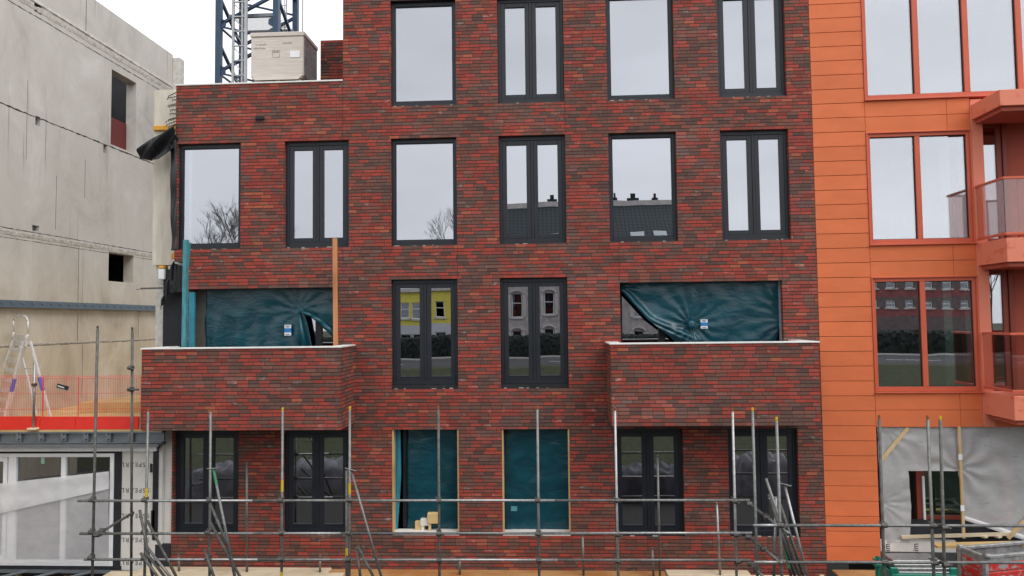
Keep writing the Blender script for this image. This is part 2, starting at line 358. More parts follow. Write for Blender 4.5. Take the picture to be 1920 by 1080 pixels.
def wall_holes(xs, zs, holes, y0, y1, mb=None):
    """a wall between y0 (face) and y1 with rectangular openings; xs, zs = outer limits"""
    mb = mb or MB(); X = sorted(set([*xs] + [h[i] for h in holes for i in (0, 1)])); Z = sorted(set([*zs] + [h[i] for h in holes for i in (2, 3)]))
    X = [x for x in X if xs[0]-1e-6 <= x <= xs[1]+1e-6]; Z = [z for z in Z if zs[0]-1e-6 <= z <= zs[1]+1e-6]
    solid = lambda i, j: 0 <= i < len(X)-1 and 0 <= j < len(Z)-1 and not any(h[0]-1e-6 < (X[i]+X[i+1])/2 < h[1]+1e-6 and h[2]-1e-6 < (Z[j]+Z[j+1])/2 < h[3]+1e-6 for h in holes)
    for i in range(len(X)-1):
        for j in range(len(Z)-1):
            if not solid(i, j): continue
            a, b, c, d = X[i], X[i+1], Z[j], Z[j+1]
            mb.add([(a,y0,c),(b,y0,c),(b,y0,d),(a,y0,d)], [(0,1,2,3)]); mb.add([(a,y1,c),(b,y1,c),(b,y1,d),(a,y1,d)], [(3,2,1,0)])
            if not solid(i-1, j): mb.add([(a,y0,c),(a,y1,c),(a,y1,d),(a,y0,d)], [(3,2,1,0)])
            if not solid(i+1, j): mb.add([(b,y0,c),(b,y1,c),(b,y1,d),(b,y0,d)], [(0,1,2,3)])
            if not solid(i, j-1): mb.add([(a,y0,c),(b,y0,c),(b,y1,c),(a,y1,c)], [(3,2,1,0)])
            if not solid(i, j+1): mb.add([(a,y0,d),(b,y0,d),(b,y1,d),(a,y1,d)], [(0,1,2,3)])
    return mb

YELLOWR = simple('yellow render', (.80,.70,.13), .85, 0, .1, 1, dirt=.2)
GREYR = simple('grey painted render', (.62,.62,.66), .8, 0, .1, 1)
STONE = simple('grey stone', (.46,.42,.405), .85, 0, .2, 2, dirt=.4)
STONEL = simple('pale stone', (.60,.56,.53), .85, 0, .15, 3)
ROOFT = None
def roof_mat():
    t = NT('slate tiles'); x, y, z = t.sep(t.pos()); a = t.math('FRACT', t.math('MULTIPLY', x, 3.0)); b = t.math('FRACT', t.math('MULTIPLY', z, 3.4))
    e = t.math('MAXIMUM', t.math('LESS_THAN', a, .16), t.math('LESS_THAN', b, .16))
    return t.fin(t.mix(e, (.045,.058,.062), (.012,.016,.018)), .6, 0, .3)
ROOFT = roof_mat()
def house(name, label, Y, u0, u1, bands, wins, roof=None, chims=(), group=None):
    """a house across the street at -Y. bands: (vtop, vbottom or None = ground, material, part name); wins: (u0,u1,v0,v1,arched)"""
    h = thing(name, label, 'house', group)
    X0, X1 = mirror(u0, 500, Y).x, mirror(u1, 500, Y).x
    W_ = [(mirror(a, c, Y).x, mirror(b, c, Y).x, mirror(a, d, Y).z, mirror(a, c, Y).z, arch) for a, b, c, d, arch in wins]
    for vt, vb, mat, pn in bands:
        zt = mirror(u0, vt, Y).z; zb = mirror(u0, vb, Y).z if vb else GZ
        hs_ = [w[:4] for w in W_ if w[2] >= zb-.01 and w[3] <= zt+.01]
        wall_holes((X0, X1), (zb, zt), hs_, -Y, -Y-.35).build(pn, mat, h)
    ztop = mirror(u0, bands[0][0], Y).z
    MB().box(X0+.01, X1-.01, -Y-8, -Y-.9, GZ, ztop-.05).build('rear_block', DARK, h)
    MB().box(X0-.05, X1+.05, -Y-.3, -Y+.25, ztop, ztop+.28).build('cornice', STONEL, h)
    for x0, x1, z0, z1, arch in W_:
        f = MB(); b = .07
        for q in ((x0,x0+b,z0,z1),(x1-b,x1,z0,z1),(x0+b,x1-b,z0,z0+b),(x0+b,x1-b,z1-b,z1),(x0+b,x1-b,(z0*.42+z1*.58)-.03,(z0*.42+z1*.58)+.03)): f.box(q[0]+.002,q[1]-.002,-Y-.22,-Y-.12,q[2]+.002,q[3]-.002)
        w = f.build('window', WHITE, h); MB().box(x0+.05,x1-.05,-Y-.18,-Y-.17,z0+.05,z1-.05).build('pane', GLASSX, w)
        MB().box(x0-.12,x1+.12,-Y-.1,-Y+.12,z0-.13,z0-.002).build('sill', STONEL, w)
        if arch:
            n = 10; xc = (x0+x1)/2; r = (x1-x0)/2+.18; a_ = MB()
            for i in range(n):
                t0, t1 = math.pi*(.12+.76*i/n), math.pi*(.12+.76*(i+1)/n)
                a_.beam((xc+math.cos(t0)*r, -Y+.06, z1-.18+math.sin(t0)*r*.75), (xc+math.cos(t1)*r, -Y+.06, z1-.18+math.sin(t1)*r*.75), .16, .16, (0,1,0))
            a_.build('arch_hood', STONEL, w)
            [MB().box(q,q+.22,-Y-.02,-Y+.08,z0,z1-.1).build('pilaster', STONEL, w) for q in (x0-.28, x1+.06)]
    if roof:
        vr, Yr = roof; zr = mirror(u0, vr, Yr).z
        r_ = MB().add([(X0,-Y,ztop+.3),(X1,-Y,ztop+.3),(X1,-Yr,zr),(X0,-Yr,zr),(X0,-2*Yr+Y,ztop+.3),(X1,-2*Yr+Y,ztop+.3)], [(0,1,2,3),(3,2,5,4),(0,3,4),(1,5,2)]).build('roof', ROOFT, h)
        MB().box(X0,X1,-Yr-.25,-Yr+.3,zr-.32,zr+.12).build('ridge_cap', STONEL, r_)
        for cu, w_ in chims:
            cx = mirror(cu, vr, Yr).x
            MB().box(cx-w_/2,cx+w_/2,-Yr-.6,-Yr-.2,zr-.5,zr+.42).box(cx-w_/5,cx+w_/5,-Yr-.5,-Yr-.3,zr+.40,zr+.80).build('chimney', BLACKM, r_)
        for su in (985, 1040, 1198, 1242):
            k = .18; p = Vector((mirror(su, 440, Y).x, -Y-(Yr-Y)*k, ztop+.3+(zr-ztop-.3)*k)); k2 = k+.17
            q = Vector((p.x, -Y-(Yr-Y)*k2, ztop+.3+(zr-ztop-.3)*k2))
            MB().beam(p+Vector((0,.12,.05)), q+Vector((0,.12,.05)), 1.05, .12, (1,0,0) and (0,.7,.7)).build('skylight', simple('skylight', (.55,.6,.6), .2), r_)
    return h
house('stone_townhouse', 'grey stone townhouse with arched windows and dark tiled roof, mirrored in the window glass', 40, 884, 1318,
      [(482, None, STONE, 'wall')],
      [(u, u+19, 549, 593, True) for u in (905, 961, 1019, 1077, 1135, 1193, 1251)] + [(u, u+19, 618, 664, True) for u in (905, 961, 1019, 1077, 1135, 1193, 1251)] + [(u, u+19, 495, 526, False) for u in (905, 1077, 1135, 1193, 1251)],
      (384, 44.5), ((1035, .9), (1153, .35), (1186, 1.0), (1228, .5)))
house('yellow_house', 'yellow rendered house over a grey ground storey, mirrored in the window glass', 40, 690, 882,
      [(546, 609, YELLOWR, 'upper_wall'), (609.01, None, GREYR, 'lower_wall')],
      [(u, u+18, 566, 596, False) for u in (702, 729, 752, 774, 812, 846)] + [(u, u+20, 624, 648, False) for u in (702, 729, 752, 774, 812, 846)])
BRICKD = simple('dark brown brick house', (.17,.135,.13), .9, 0, .25, 3)
REDR = simple('red painted band', (.30,.10,.10), .8, 0, .2, 3)
house('brown_house', 'dark brown brick house with red bands, mirrored in the lower window of the orange block', 42, 1500, 1765,
      [(520, 548, BRICKD, 'wall'), (548.01, 562, REDR, 'red_band'), (562.01, 584, BRICKD, 'wall'), (584.01, 598, REDR, 'red_band'), (598.01, None, BRICKD, 'wall')],
      [(u, u+15, 566, 580, False) for u in range(1515, 1740, 32)] + [(u, u+15, 526, 545, False) for u in range(1515, 1740, 32)])
# evergreen hedge along the far verge
HEDGE = simple('hedge leaves', (.018,.024,.020), .9, 0, .6, 3, bump=.8)
bm = bmesh.new(); bmesh.ops.create_grid(bm, x_segments=160, y_segments=14, size=.5)
hm = MB()
for a in range(1):
    pts = {}
    nx = 1100
    prof = [(0, 0), (0, .25), (0, .45), (0, .65), (0, .85), (.02, 1.02), (.05, 1.18), (.09, 1.32), (.16, 1.45), (.3, 1.56), (.55, 1.60), (.9, 1.61), (1.2, 1.55), (1.5, 1.2), (1.6, 0)]
    vs = []; fs = []
    for i in range(nx+1):
        for j, (dy, dz) in enumerate(prof):
            w = .085 if 0 < j < len(prof)-1 else .02
            vs.append((-60+120*i/nx+random.uniform(-w, w), -34-dy+random.uniform(-w, w), TZ+dz+random.uniform(-w, w)*(1 if dz else 0)))
    n = len(prof)
    for i in range(nx):
        for j in range(n-1): fs.append((i*n+j, (i+1)*n+j, (i+1)*n+j+1, i*n+j+1))
    hm.add(vs, fs)
bm.free()
tag(hm.build('hedge', HEDGE), 'tall dark clipped evergreen hedge along the opposite pavement', 'hedge')
BARK = simple('bare bark', (.075,.065,.055), .9, 0, .25, 6)
def bare_tree(u, vtop, Y, spread, label, seed):
    rnd = random.Random(seed); top = mirror(u, vtop, Y); base = Vector((top.x, -Y, GZ)); H = (top.z - GZ)*1.12
    root = thing('bare_tree', label, 'tree', 'bare winter trees across the street'); tr = MB(); cr = MB()
    tr.tube(base, base+Vector((.1, 0, H*.35)), .26, 8, .18)
    def grow(p, d, L, r, k, mb):
        q = p + d*L; mb.tube(p, q, r, 5 if r > .03 else 3, r*.68, False)
        if k == 0: return
        for _ in range(3 if k > 1 else 4):
            nd = (d + Vector((rnd.uniform(-1,1), rnd.uniform(-1,1), rnd.uniform(-.25,.7)))*spread).normalized()
            grow(p + d*L*rnd.uniform(.55, 1), nd, L*rnd.uniform(.58,.82), r*.62, k-1, mb)
    grow(base+Vector((.1,0,H*.35)), Vector((0,0,1)), H*.24, .10, 6, cr)
    tr.build('trunk', BARK, root); cr.build('crown', BARK, root)
bare_tree(462, 398, 46, .62, 'wide bare tree mirrored at the right edge of the left corner window', 3)
bare_tree(388, 436, 46, .55, 'low bare tree mirrored beside the taller one in the left corner window', 5)
bare_tree(866, 392, 44, .6, 'bare tree beside the yellow house, mirrored in the middle picture window', 8)
bare_tree(1765, 470, 42, .7, 'bare tree mirrored in the lower window of the orange block', 12)
bare_tree(1690, 500, 44, .7, 'dark spreading tree beyond the hedge, mirrored in the orange block', 15)

# ------------------------------------------------------------------ the brick building
BB = thing('brick_apartment_building', 'dark red brick apartment block under completion with anthracite windows and two balconies', 'building')
COLS = {'A': (-7.98, -6.57), 'B': (-5.61, -4.205), 'C': (-3.30, -1.888), 'D': (-.993, .417), 'E': (1.322, 2.731), 'F': (3.636, 5.038)}
ROWS = {4: (4.615, 6.925), 3: (1.614, 3.926), 2: (-1.402, .905), 1: (-4.43, -2.242)}
XL, XR = -8.02, 5.53
STEP = -4.334; ZB = -5.25
holes = []
win = []
for c, (x0, x1) in COLS.items():
    for r, (z0, z1) in ROWS.items():
        if r == 4 and c in 'AB': continue
        if r == 2 and c not in 'CD': continue
        holes.append((x0, x1, z0, z1)); win.append((c, r, x0, x1, z0, z1))
holes += [(-7.70, -4.43, -2.0, .765), (1.506, 4.822, -2.0, .775)]
xl2 = -7.72                 # the corner bricks of the band above the left balcony are not laid yet
hh = holes + [(XL-1, xl2, -2.2, 1.36)]
wall_holes((XL, STEP), (ZB, 5.20), hh, 0, .30).build('wall', BRICK, BB)
wall_holes((STEP, XR), (ZB, 9.2), holes, 0, .30).build('wall', BRICK, BB)
MB().bev(XL-.02, STEP-.003, -.025, .34, 5.202, 5.235, .004).build('coping', COPE, BB)
p0 = at(601, 76, 1.6); p1 = at(660, 150, 1.6)
MB().box(p0.x, STEP+.8, 1.6, 1.9, 5.0, p0.z).build('rear_parapet', BRICK, BB)
MB().box(XL+.3, STEP, .35, 9, 5.0, 5.30).build('roof', BLACKM, BB)
MB().box(STEP+.002, XR-.002, .302, 10, 9.0, 9.3).build('roof', BLACKM, BB)
MB().box(STEP+.002, STEP+.3, .302, 10, 5.0, 9.0).build('side_wall', BRICK, BB)
# dark shell of the rooms
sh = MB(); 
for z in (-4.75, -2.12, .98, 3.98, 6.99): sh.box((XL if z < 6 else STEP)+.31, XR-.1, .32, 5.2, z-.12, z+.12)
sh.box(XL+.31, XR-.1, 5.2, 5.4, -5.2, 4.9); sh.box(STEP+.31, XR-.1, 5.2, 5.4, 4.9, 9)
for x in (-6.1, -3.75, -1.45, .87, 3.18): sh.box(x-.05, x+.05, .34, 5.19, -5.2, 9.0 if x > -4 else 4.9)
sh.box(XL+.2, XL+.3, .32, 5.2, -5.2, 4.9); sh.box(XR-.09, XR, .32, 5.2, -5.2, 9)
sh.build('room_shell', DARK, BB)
MB().box(p0.x+.55, p0.x+.6, 1.2, 1.3, 5.3, 5.4).build('vent_pipe', GALV, BB)
q = at(488, 222, 0); MB().bev(q.x-.09, q.x+.09, -.05, .12, q.z-.035, q.z+.035).build('overflow_spout', BLACKM, BB)

def frame_rect(mb, x0, x1, z0, z1, b, y0, y1, bb=None, bt=None):
    bb = bb or b; bt = bt or b
    mb.bev(x0, x0+b, y0, y1, z0, z1, .004); mb.bev(x1-b, x1, y0, y1, z0, z1, .004)
    mb.bev(x0+b+.0005, x1-b-.0005, y0+.001, y1-.001, z0, z0+bb, .004); mb.bev(x0+b+.0005, x1-b-.0005, y0+.001, y1-.001, z1-bt, z1, .004)
SHIM = simple('mortar dabs', (.42,.40,.37), .9)
def tilt(o, k):
    for v in o.data.vertices: v.co.y += k[0]*(v.co.x) + k[1]*(v.co.z)
    return o
def pane(x0, x1, z0, z1, y, parent, mat=GLASS, rnd=random, name='pane'):
    cx, cz = (x0+x1)/2, (z0+z1)/2; ax, az = rnd.uniform(-.0012,.0012), rnd.uniform(-.0012,.0012)
    mb = MB(); n = 1
    mb.add([(x, y+ax*(x-cx)+az*(z-cz)+d, z) for d in (0, .018) for x, z in ((x0,z0),(x1,z0),(x1,z1),(x0,z1))], [(0,1,2,3),(7,6,5,4),(0,4,5,1),(1,5,6,2),(2,6,7,3),(3,7,4,0)])
    return mb
def make_window(c, r, x0, x1, z0, z1):
    fixed = (c in 'ACE' and r >= 3)
    e = .003; x0 += e; x1 -= e; z1 -= e
    low = .045 if r >= 3 else (.085 if r == 2 else .03)
    y0 = .095; zf = z0 + low
    fm = MB(); frame_rect(fm, x0, x1, zf, z1, .076 if fixed else .068, y0, y0+.10, .085, .085)
    if not fixed: fm.bev((x0+x1)/2-.028, (x0+x1)/2+.028, y0+.002, y0+.09, zf+.086, z1-.086, .004)
    w = fm.build('window', FRAME, BB)
    rnd = random.Random(hash((c, r)) % 1000 if False else ord(c)*7+r)
    if fixed:
        pane(x0+.072, x1-.072, zf+.081, z1-.081, y0+.035, w, rnd=rnd).build('pane', GLASS, w)
        gb = MB(); frame_rect(gb, x0+.0775, x1-.0775, zf+.0865, z1-.0865, .014, y0+.012, y0+.033); gb.build('glazing_bead', SASH, w)
    else:
        pm = MB(); xm = (x0+x1)/2
        for a, b in ((x0+.070, xm-.030), (xm+.030, x1-.070)):
            sm = MB(); frame_rect(sm, a, b, zf+.088, z1-.088, .092, y0+.014, y0+.085, .088, .092)
            sm.bev(a+.096, b-.096, y0+.004, y0+.013, zf+.088+.066, zf+.088+.078, .002) if r <= 2 else None
            sm.build('sash', SASH, w)
            q = pane(a+.089, b-.089, zf+.172, z1-.177, y0+.045, w, rnd=rnd); pm.add(q.v, q.f)
        pm.build('pane', GLASS, w)
    MB().box(x0, x1, y0-.035, y0+.12, z0-.0 if r != 2 else z0+.004, z0+low-.002).build('sill', BLACK, w)  # black strip: painted shade of the gap under upper frames, membrane on first floor
    d = MB(); x = x0+.06
    while x < x1-.12:
        l = rnd.uniform(.02, .11)
        if rnd.random() < .6: d.bev(x, x+l, .012, .05, z0+.0005, z0+rnd.uniform(.006, .018), .002)
        x += l+rnd.uniform(.06, .28)
    if d.v: d.build('mortar_dabs', SHIM, w)
for a in win:
    if a[1] == 1 and a[0] in 'CD': continue
    make_window(*a)
# two openings on the ground storey still without windows
for c in 'CD':
    x0, x1 = COLS[c]; z0, z1 = ROWS[1]
    for q in (x0+.003, x1-.035): MB().box(q, q+.032, .03, .20, z0+.06, z1-.004).build('door_lining', YELW, BB)
    MB().bev(x0+.003, x1-.003, .02, .30, z0+.002, z0+.058).build('door_sill', WBOARD, BB)
# window walls behind the balconies
def balcony_glazing(x0, x1, z0, z1, posts):
    y0 = .42; fm = MB(); frame_rect(fm, x0, x1, z0, z1, .10, y0, y0+.09)
    for x in posts: fm.bev(x-.07, x+.07, y0+.001, y0+.088, z0+.1, z1-.1, .004)
    w = fm.build('window', FRAME, BB)
    pm = MB(); e = [x0+.09] + [k for x in posts for k in (x-.06, x+.06)] + [x1-.09]
    for a, b in zip(e[::2], e[1::2]): q = pane(a, b, z0+.09, z1-.09, y0+.045, w); pm.add(q.v, q.f)
    pm.build('pane', GLASS, w)
balcony_glazing(-7.1, -4.3, -1.99, .86, (-5.75, -5.0))
balcony_glazing(1.49, 4.86, -1.99, .86, (2.42, 3.6))

def balcony(x0, x1, zt, zb, label_sides):
    y0 = -1.0; th = .21
    mb = MB()
    o = [(x0,y0),(x1,y0),(x1,-.002),(x1-th,-.002),(x1-th,y0+th),(x0+th,y0+th),(x0+th,-.002),(x0,-.002)]
    n = len(o); vs = [(x,y,zb) for x,y in o]+[(x,y,zt) for x,y in o]
    mb.add(vs, [(0,1,5,4+1)[:0] or (0,1,4,5),(1,2,3,4),(0,5,6,7)]+[(n+a,n+b,n+c,n+d) for a,b,c,d in ((0,1,4,5),(1,2,3,4),(0,5,6,7))]+[(i,(i+1)%n,n+(i+1)%n,n+i) for i in range(n)])
    b = mb.build('balcony', BRICK, BB)
    cp = MB(); e = .022; z0, z1 = zt+.001, zt+.03
    cp.bev(x0-e, x1+e, y0-e, y0+th+e, z0, z1, .004); cp.bev(x1-th-e, x1+e, y0+th+e+.001, -.003, z0, z1, .004); cp.bev(x0-e, x0+th+e, y0+th+e+.001, -.003, z0, z1, .004)
    cp.build('coping', COPE, b)
    MB().box(x0+th+.002, x1-th-.002, y0+th+.002, .25, zb+.10, zb+.28).build('slab', CONC_R, b)
    MB().box(x0+.03, x1-.03, y0+.03, .0, zb-.012, zb-.001).build('soffit', BLACKM, b)
    return b
balcony(-8.11, -4.085, -.485, -2.09, 0)
balcony(1.203, 5.132, -.478, -2.045, 0)

# unfinished left end: party wall, insulation, slabs
PW = []
xL = at(288, 300, .35).x
MB().box(xL, XL-.002, .35, .60, at(290, 497, .35).z, at(290, 169, .35).z).build('insulation_panel', CREAM, BB)
MB().box(at(292, 560, .42).x, at(306, 560, .42).x, .42, .60, -2.1, at(290, 498, .42).z).build('concrete_column', CONC_L, BB)
MB().box(at(306, 560, .30).x, at(343, 560, .30).x, .30, .42, -2.1, at(306, 505, .30).z).build('felt_panel', BLACKM, BB)
MB().box(at(362, 560, .30).x, at(386, 560, .30).x, .302, .36, -1.99, .80).build('side_panel', simple('grey brown board', (.10,.095,.085), .8), BB)
zo = at(300, 240, .3); MB().bev(at(288, 240, .30).x, XL-.01, .27, .345, zo.z-.055, zo.z+.05, .01).build('timber_edge', OCHRE, BB)
q0 = at(325, 500, .22); q1 = at(346, 486, .22)
MB().bev(q0.x, q1.x+.02, .2, .29, q0.z, q1.z+.06, .01).build('insulation_block', WHITE, BB)
q0 = at(322, 486, .2); MB().bev(q0.x, q0.x+.17, .17, .25, q0.z, q0.z+.13, .02).build('insulation_block', OCHRE, BB)
q0 = at(299, 524, .30); MB().bev(q0.x, q0.x+.14, .24, .34, q0.z, q0.z+.23, .01).build('insulation_block', WHITE, BB)
q0 = at(300, 502, .30); MB().bev(q0.x, q0.x+.13, .23, .335, q0.z-.02, q0.z+.04, .01).build('insulation_block', OCHRE, BB)
# bare bars sticking out of the corner
rb = MB()
for u0, v0, u1, v1 in ((316,180,331,171),(314,184,331,180),(318,199,331,196),(315,198,331,193),(320,206,331,205),(319,213,331,212),(316,224,331,219),(311,228,331,219),(312,234,331,225),(316,237,331,231),(323,187,331,186)):
    a = at(u0, v0, .02); b = at(u1+4, v1, .12); rb.tube(a, b, .009, 6); rb.tube(a, a+Vector((0, 0, -.035)), .009, 5)
    for k in range(5): p = a.lerp(b, k/5); rb.tube(p+Vector((0,0,.0)), p+Vector((.012,0,-.028)), .008, 4)
rb.build('wall_ties', COUP, BB)
# white column foot and boards of the ground storey at the left
xa, xb = at(305, 900, .05).x, at(323, 900, .05).x
MB().box(xa-.12, XL-.003, .06, .30, -5.25, -2.2).build('end_board', WBOARD, BB)
for (u, v0, v1, w) in ((292, 836, 1010, .12),(286, 868, 884, .05),(288, 955, 1000, .08)):
    a = at(u, v0, .05); b = at(u, v1, .05); MB().box(a.x, a.x+w, -.046, -.034, b.z, a.z).build('black_tape', BLACK, BB)
a = at(312, 1020, -.02); MB().bev(a.x-.25, XL-.005, -.04, .05, -5.2, a.z, .02).build('felt_strip', BLACKM, BB)

# ------------------------------------------------------------------ drapes and sheets
def cloth(pieces, plane, disp, name, mat, parent=None, res=5.0, thick=.004):
    """pieces: quads of image-like outline points (TL,TR,BR,BL) laid on a plane of the building and puckered by disp"""
    mb = MB()
    for TL, TR, BR, BL, *nm in pieces:
        TL, TR, BR, BL = map(Vector, (TL, TR, BR, BL))
        if nm: n, m = nm[0]
        else: n = max(2, int(max((TR-TL).length, (BR-BL).length)/res)); m = max(2, int(max((BL-TL).length, (BR-TR).length)/res))
        vs = []
        for j in range(m+1):
            for i in range(n+1):
                s, t = i/n, j/m; p = (TL.lerp(TR, s)).lerp(BL.lerp(BR, s), t); vs.append(plane(p.x, p.y, disp(p.x, p.y)))
        mb.add(vs, [(j*(n+1)+i, j*(n+1)+i+1, (j+1)*(n+1)+i+1, (j+1)*(n+1)+i) for j in range(m) for i in range(n)])
    o = mb.build(name, mat, parent, True)
    bm = bmesh.new(); bm.from_mesh(o.data); bmesh.ops.remove_doubles(bm, verts=bm.verts, dist=.006); bmesh.ops.recalc_face_normals(bm, faces=bm.faces); bm.to_mesh(o.data); bm.free()
    for q in o.data.polygons: q.use_smooth = True
    if thick: md = o.modifiers.new('thick', 'SOLIDIFY'); md.thickness = thick; md.offset = 0
    return o
def bump2(x, y, k): return math.sin(x*k+1.3*math.sin(y*k*.7))*math.cos(y*k*.8+.7*math.sin(x*k*.4))
def plane_y(y0):
    def f(u, v, d): 
        p = at(u, v, y0); return (p.x, p.y-d, p.z)
    return f
def rad(u, v, cu, cv, k, amp, fall):
    r = math.hypot(u-cu, v-cv); th = math.atan2(v-cv, u-cu); return amp*math.sin(k*th+.6*math.sin(r*.12))*math.exp(-r/fall)*min(1, r/6)
def d_left(u, v):
    d = .016*bump2(u, v, .03)+.004*bump2(u, v, .10)
    d += rad(u, v, 562, 580, 13, .012, 45)
    if v > 560: d += .016*math.sin((u-400)*.17+.03*v)*min(1, (v-560)/70)
    return d
lf = thing('plastic_sheet', 'teal plastic sheet tied up at one corner behind the left brick balcony', 'plastic sheet', 'teal sheets over the openings')
cloth([((384,539),(556,536),(556,583),(384,583),(44,14)), ((556,536),(572,536),(572,583),(556,583),(6,14)), ((572,536),(640,534),(640,583),(572,583),(18,14)), ((384,583),(556,583),(573,662),(384,662),(44,22)), ((556,583),(572,583),(588,664),(573,662),(6,22)), ((572,583),(640,583),(640,648),(626,634),(18,14))], plane_y(.30), d_left, 'sheet', TEAL, lf)
rl = MB(); pts = [at(562, 584, .24), at(585, 592, .22), at(605, 606, .21), at(628, 628, .2)]
for i in range(3): rl.tube(pts[i], pts[i+1], .03+.012*i, 8, .03+.012*(i+1))
rl.tube(at(560,583,.24), at(572,660,.2), .02, 8, .07)
rl.build('sheet_fold', TEAL2, lf, True)
LBL = simple('label paper', (.72,.76,.8), .5); LBLB = simple('label blue', (.02,.19,.50), .5)
def paper(u0, v0, u1, v1, y, parent):
    a, b = at(u0, v0, y), at(u1, v1, y); l = MB().box(a.x, b.x, y-.006, y, b.z, a.z).build('paper_label', LBL, parent); h = a.z-b.z
    MB().box(a.x, b.x, y-.010, y-.007, b.z+h*.3, b.z+h*.68).build('blue_band', LBLB, l)
    t = MB()
    for k in range(3): t.box(a.x+.02+.01*k, b.x-.02-.015*k, y-.009, y-.007, a.z-h*(.08+.07*k)-.006, a.z-h*(.08+.07*k))
    t.box(a.x+.03, b.x-.03, y-.009, y-.007, b.z+h*.08, b.z+h*.13)
    t.build('print', BLACKM, l)
paper(533.5, 609, 546, 629, .235, lf)
def d_right(u, v):
    d = .014*bump2(u, v, .045)+.005*bump2(u, v, .12)
    d += rad(u, v, 1297, 607, 15, .034, 30) + rad(u, v, 1478, 600, 17, .018, 70) + rad(u, v, 1166, 540, 9, .02, 60)
    # rolled lower hem from the upper left corner
    l = 0
    for (a, b) in (((1164,548),(1215,602)), ((1215,602),(1300,640))):
        ax, ay = a; bx, by = b; k = max(0, min(1, ((u-ax)*(bx-ax)+(v-ay)*(by-ay))/((bx-ax)**2+(by-ay)**2))); r = math.hypot(u-ax-k*(bx-ax), v-ay-k*(by-ay)); l = max(l, math.exp(-((r-4)/7)**2))
    return d+.10*l
rs = thing('plastic_sheet', 'teal plastic sheet knotted in the middle, sagging off the window behind the right brick balcony', 'plastic sheet', 'teal sheets over the openings')
cloth([((1160,527),(1300,525),(1300,560),(1163,545),(40,10)), ((1163,545),(1300,560),(1300,612),(1214,600),(40,16)), ((1214,600),(1300,612),(1300,652),(1256,632),(40,12)), ((1256,632),(1300,652),(1300,665),(1290,665),(40,4)),
       ((1300,525),(1463,521),(1463,560),(1300,560),(48,10)), ((1300,560),(1463,560),(1463,612),(1300,612),(48,16)), ((1300,612),(1463,612),(1452,652),(1300,652),(48,12)), ((1300,652),(1452,652),(1449,665),(1300,665),(48,4))], plane_y(.25), d_right, 'sheet', TEAL, rs, 3.5)
kn = MB(); c0 = at(1297, 608, .12)
for k in range(9):
    a = 2*math.pi*k/9; kn.tube(c0+Vector((0,-.03,0)), c0+Vector((math.cos(a)*.10, .06, math.sin(a)*.12)), .035, 7, .012)
kn.build('knot', TEAL2, rs, True)
paper(1313.5, 599, 1327, 616, .17, rs)
a, b = at(1460, 524, .20), at(1465, 640, .20)
MB().box(a.x, a.x+.035, .13, .25, -1.9, a.z).build('edge_strip', simple('pale batten', (.30,.38,.40), .6), rs)
# ground storey openings
def d_g(u, v): return .012*bump2(u, v, .04)+.016*math.sin(u*.11+.01*v)+.004*bump2(u, v, .16)+.02*max(0, (v-960)/40)*math.sin(u*.3+v*.1)
g1 = thing('plastic_sheet', 'dark teal sheet with a folded-back left edge in the unglazed opening with timber offcuts', 'plastic sheet', 'teal sheets over the openings')
cloth([((763,800),(865,800),(865,998),(763,998))], plane_y(.32), d_g, 'sheet', TEAL, g1)
cloth([((738,800),(751,800),(752,900),(738,900)), ((738,900),(752,900),(745,1000),(736,1000))], plane_y(.24), lambda u, v: .025*math.sin(u*.7+v*.03), 'side_flap', TEALP2, g1, 3)
MB().box(at(755,800,.36).x, at(762,800,.36).x, .36, .42, -4.4, -2.2).build('strut', FRAME, g1)
g2 = thing('plastic_sheet', 'flat dark teal sheet filling the unglazed opening right of the offcuts', 'plastic sheet', 'teal sheets over the openings')
cloth([((936,800),(1075,800),(1075,1000),(936,1000))], plane_y(.30), d_g, 'sheet', TEAL, g2)
a = at(958, 949, .275); MB().box(a.x, a.x+.13, .268, .274, a.z-.10, a.z).build('patch', simple('pale patch', (.10,.30,.38), .5), g2)
for (u0, v0, u1, v1, y, lab) in ((778, 978, 796, 995, .20, 'small pine offcut lying left of the others in the doorway'), (788, 974, 806, 986, .16, 'greyish board offcut leaning on the other blocks in the doorway'), (801, 963, 823, 982, .12, 'large yellow pine block, tallest of the offcuts in the doorway')):
    a, b = at(u0, v0, y), at(u1, v1, y); o = MB()
    if v1 < 995: o.bev(a.x+.02, a.x+.07, y+.02, y+.09, ROWS[1][0]+.06, b.z+.02)
    o.bev(a.x, b.x, y, y+.14, b.z if v1 < 995 else ROWS[1][0]+.06, a.z, .005)
    tag(o.build('timber_offcut', YELW if v0 != 974 else WBOARD), lab, 'offcut', 'timber offcuts in the doorway')
# black drapes on the unfinished corner
def drape(name_label, pieces, y0, disp, res=3.0):
    o = cloth(pieces, plane_y(y0), disp, 'black_membrane', BLACK, None, res, .006); tag(o, name_label, 'membrane', 'black membranes on the corner'); return o
drape('black waterproof membrane blown out sideways at the upper corner beside the brick parapet',
      [((333,236),(318,242),(270,268),(266,298))[:0] or ((334,234),(336,262),(322,294),(318,243)), ((318,243),(322,294),(296,302),(292,262)), ((292,262),(296,302),(266,299),(270,271))], .02,
      lambda u, v: .10+.10*math.sin((u-266)*.10+(v-240)*.16)+.05*math.sin((u+v)*.31))
drape('narrow black membrane strip hanging down beside the corner picture window', [((319,262),(331,262),(332,468),(321,470))], -.02, lambda u, v: .02*math.sin(u*.6+v*.045)+.02*math.sin(v*.08))
drape('pleated black membrane skirt hanging over the dark panel left of the teal post',
      [((330,494),(345,500),(346,548),(318,552)), ((326,490),(331,494),(318,556),(300,582)), ((345,499),(352,499),(352,546),(345,548))], .14, lambda u, v: .04*math.sin(u*.9+v*.05)+.03)
